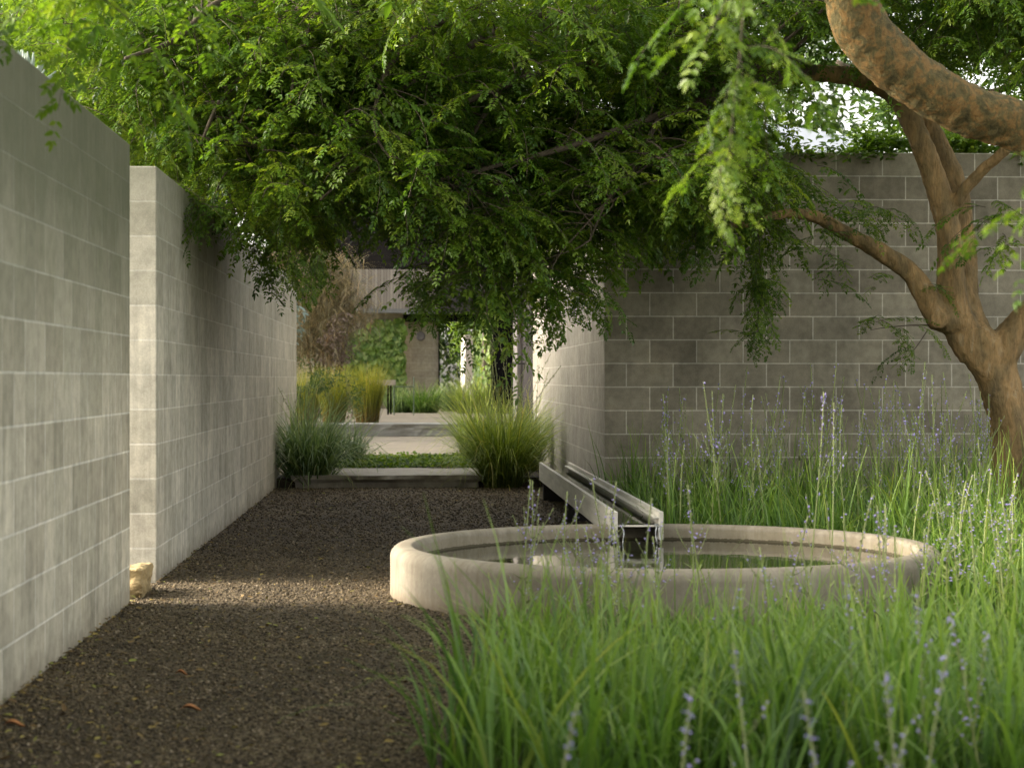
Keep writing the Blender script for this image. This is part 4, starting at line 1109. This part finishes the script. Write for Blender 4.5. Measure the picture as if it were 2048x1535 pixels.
# succulent above the near wall
sx = P(42, 100, 9.2); al = empty('tree_aloe', (sx.x - .05, 9.2, 0)); T(al, 'pale grey green succulent with thick strap leaves above the near wall', 'succulent')
m = MB(); m.tube([(sx.x - .05, 9.2, 0), (sx.x - .03, 9.2, 1.4), (sx.x, 9.2, 2.56)], [.07, .06, .05], 10, .1); m.build('stem', M['bark'], al, smooth=True)
m = MB()
for k in range(22):
    an = k * 2.4; el = .25 + 1.1 * (k / 22); c = Vector((sx.x, 9.2, 2.55)); L = .2
    pts = []
    for t in np.linspace(0, 1, 7):
        out = L * t * math.cos(el + .35 * t); zz = L * t * math.sin(el + .25 * t)
        pts.append(c + Vector((math.cos(an) * out, math.sin(an) * out, zz)))
    m.tube(pts, [.018, .02, .019, .016, .012, .008, .003], 6)
m.build('leaves', M['aloe'], al, smooth=True)

# ------------------------------------------------------------------ behind the right wall
hc = [(x, WY + .12 + .08 * math.sin(x * 3), WH + .05 + .04 * math.sin(x * 1.7)) for x in np.linspace(2.75, 9.5, 30)]
T(leafcloud('wall_top_creeper', hc, [(.3, .24, .17)] * 30, 11000, .075, M['leaf_light'], aspect=.45, hang=-.2, thresh=-.3), 'trailing leafy green creeper lying along the top of the grey block wall', 'creeper')
def back_tree(x, y, h, r, label, mat='leaf_dark', n=5000, size=.16, th=-.1, low=.35):
    e = empty('background_tree', (x, y, 0)); T(e, label, 'tree')
    simple_trunk(e, (x, y, 0), (x + .2, y, h * .7), .05 * h ** .5 + .08)
    cs, rs = [], []
    for k in range(9):
        a = k * 2.4; q = r * .6 * math.sqrt(k / 9)
        cs.append((x + q * math.cos(a), y + q * math.sin(a), h * (low + (.95 - low) * rd.random()))); rs.append((r * .5, r * .5, h * .17))
    leafcloud('crown', cs, rs, n, size, M[mat], e, .45, th, 1.3)
back_tree(6.0, 22.5, 6.4, 1.4, 'small leafy tree behind the grey wall, between the forked trunk stems', n=2200, size=.12, low=.6)
back_tree(7.4, 20.5, 7.6, 2.3, 'tree behind the grey wall at the right edge of the view', n=6500, size=.13, low=.5)
back_tree(10.5, 27, 9.5, 3.0, 'taller tree far behind the right end of the grey wall', n=6000, size=.18, low=.45)
back_tree(2.6, 58.5, 5.5, 2.4, 'green garden tree seen through the far doorway', 'leaf', n=13000, size=.17, low=.1)
back_tree(-4.5, 62, 14, 4.5, 'tall tree behind the left side of the dark house', n=7000, size=.35)
back_tree(3.5, 68, 15, 5, 'tall tree behind the dark house above its doorway', n=7000, size=.38)
back_tree(11, 62, 15, 5, 'tall tree farthest right beyond the dark pavilion', n=7000, size=.38)
back_tree(-11, 48, 13, 5.5, 'broad tree standing left of the dark house', n=7000, size=.32)  # height and spread enlarged to shade the ground before the house
back_tree(-8.5, 33, 12, 5, 'mid sized tree behind the far end of the left wall', 'leaf_light', n=6500, size=.2)  # grown tall and wide so its shade covers the far paving
# hedge closing the garden at the far end
cs = [(x, 72 + .5 * math.sin(x), 2.4) for x in np.linspace(-14, 18, 22)]
T(leafcloud('garden_hedge', cs, [(1.2, .9, 2.5)] * 22, 26000, .28, M['leaf_dark'], thresh=-.6), 'tall clipped green hedge closing the garden behind the house', 'hedge')
cs = [(-5.5 + .3 * math.sin(y), y, 3.6) for y in np.linspace(20.5, 50, 26)]  # out of sight, added only to block sun from the far end
T(leafcloud('garden_hedge', cs, [(.9, .9, 3.9)] * 26, 17000, .28, M['leaf_dark'], thresh=-.5), 'unseen tall hedge added behind the block wall to shade the far terrace', 'hedge')
# pale neighbouring house
nh = empty('neighbouring_house', (8.5, 42, 0)); T(nh, 'pale neighbouring house with sloping bluish roof above the grey wall', 'house')
ax, bx = P(1440, 0, 42)[0], P(1760, 0, 42)[0]; za, zb2, zc = P(0, 222, 42)[2], P(0, 268, 42)[2], P(0, 285, 42)[2]
m = MB(); m.box(ax + .3, 42.3, -.02, bx - .3, 47, zb2 - .35); m.build('wall', M['paint'], nh)
m = MB(); v0 = len(m.v)
m.v += [(ax, 42, za), (bx, 42, zb2), (bx, 48, zb2), (ax, 48, za), (ax, 42, za - .62), (bx, 42, zb2 - .62), (bx, 48, zb2 - .62), (ax, 48, za - .62)]
m.f += [(0, 1, 2, 3), (4, 7, 6, 5), (0, 4, 5, 1), (1, 5, 6, 2), (2, 6, 7, 3), (3, 7, 4, 0)]
m.build('roof', M['roof'], nh)
m = MB(); m.box(hx(1200, 42), 42.35, -.02, ax + .29, 46, zb2 - .5); m.build('side_wing', M['paint'], nh)

for o in C.objects:                                     # repeats of a kind share a group
    g = {'grass clump': 'ornamental grass clumps', 'rush clump': 'tufted rush clumps by the terrace', 'step': 'stone steps of the path', 'leaf': 'dead leaves on the gravel', 'hedge': 'tall garden hedges'}.get(o.get('category'))
    if g: o['group'] = g
    if o.name.startswith('background_tree'): o['group'] = 'trees behind the walls and the house'
    if o.name.startswith('block_wall'): o['group'] = 'concrete block walls'
# ------------------------------------------------------------------ light, sky, camera
sc = bpy.context.scene
EL, AZ = R(26), R(4)
sd = Vector((-math.cos(AZ) * math.cos(EL), math.sin(AZ) * math.cos(EL), math.sin(EL)))
w = bpy.data.worlds.new('World'); sc.world = w; w.use_nodes = True
nt = w.node_tree; bg = nt.nodes['Background']
sky = nt.nodes.new('ShaderNodeTexSky'); sky.sky_type = 'NISHITA'; sky.sun_disc = False
sky.sun_elevation = EL; sky.sun_rotation = math.atan2(sd.x, sd.y); sky.air_density = 1.0; sky.dust_density = 4.0; sky.ozone_density = .6
# thin warm overcast: part of the blue is washed out of the sky
bw = nt.nodes.new('ShaderNodeRGBToBW'); nt.links.new(sky.outputs[0], bw.inputs[0])
wm = nt.nodes.new('ShaderNodeMix'); wm.data_type = 'RGBA'; wm.blend_type = 'MULTIPLY'; wm.inputs[0].default_value = 1
nt.links.new(bw.outputs[0], wm.inputs[6]); wm.inputs[7].default_value = (1.06, 1.0, .90, 1)
mxw = nt.nodes.new('ShaderNodeMix'); mxw.data_type = 'RGBA'; mxw.inputs[0].default_value = .8
nt.links.new(sky.outputs[0], mxw.inputs[6]); nt.links.new(wm.outputs[2], mxw.inputs[7])
nt.links.new(mxw.outputs[2], bg.inputs[0]); bg.inputs[1].default_value = .15
ld = bpy.data.lights.new('sun', 'SUN'); ld.energy = 1.05; ld.angle = R(14); ld.color = (1, .84, .64)
lo = bpy.data.objects.new('sun', ld); C.objects.link(lo); lo.rotation_euler = (-sd).to_track_quat('-Z', 'Y').to_euler(); lo.location = (-10, 10, 20)

cd = bpy.data.cameras.new('camera'); cam = bpy.data.objects.new('camera', cd); C.objects.link(cam); sc.camera = cam
cam.location = (0, 0, EYE); cam.rotation_euler = (R(90), 0, -YAW)
cd.sensor_width = 36; cd.lens = 36 * F / 2048; cd.shift_y = -(767.5 - HY) / 2048
cd.clip_end = 2000; cd.clip_start = .05
cd.dof.use_dof = True; cd.dof.focus_distance = 14.5; cd.dof.aperture_fstop = 4.2
sc.view_settings.view_transform = 'Standard'; sc.view_settings.look = 'None'; sc.view_settings.exposure = 2.62; sc.view_settings.gamma = 1
sc.render.engine = 'CYCLES'
sc.cycles.use_denoising = True
sc.cycles.max_bounces = 8; sc.cycles.diffuse_bounces = 5; sc.cycles.transmission_bounces = 6; sc.cycles.transparent_max_bounces = 8
sc.cycles.caustics_reflective = False; sc.cycles.caustics_refractive = False
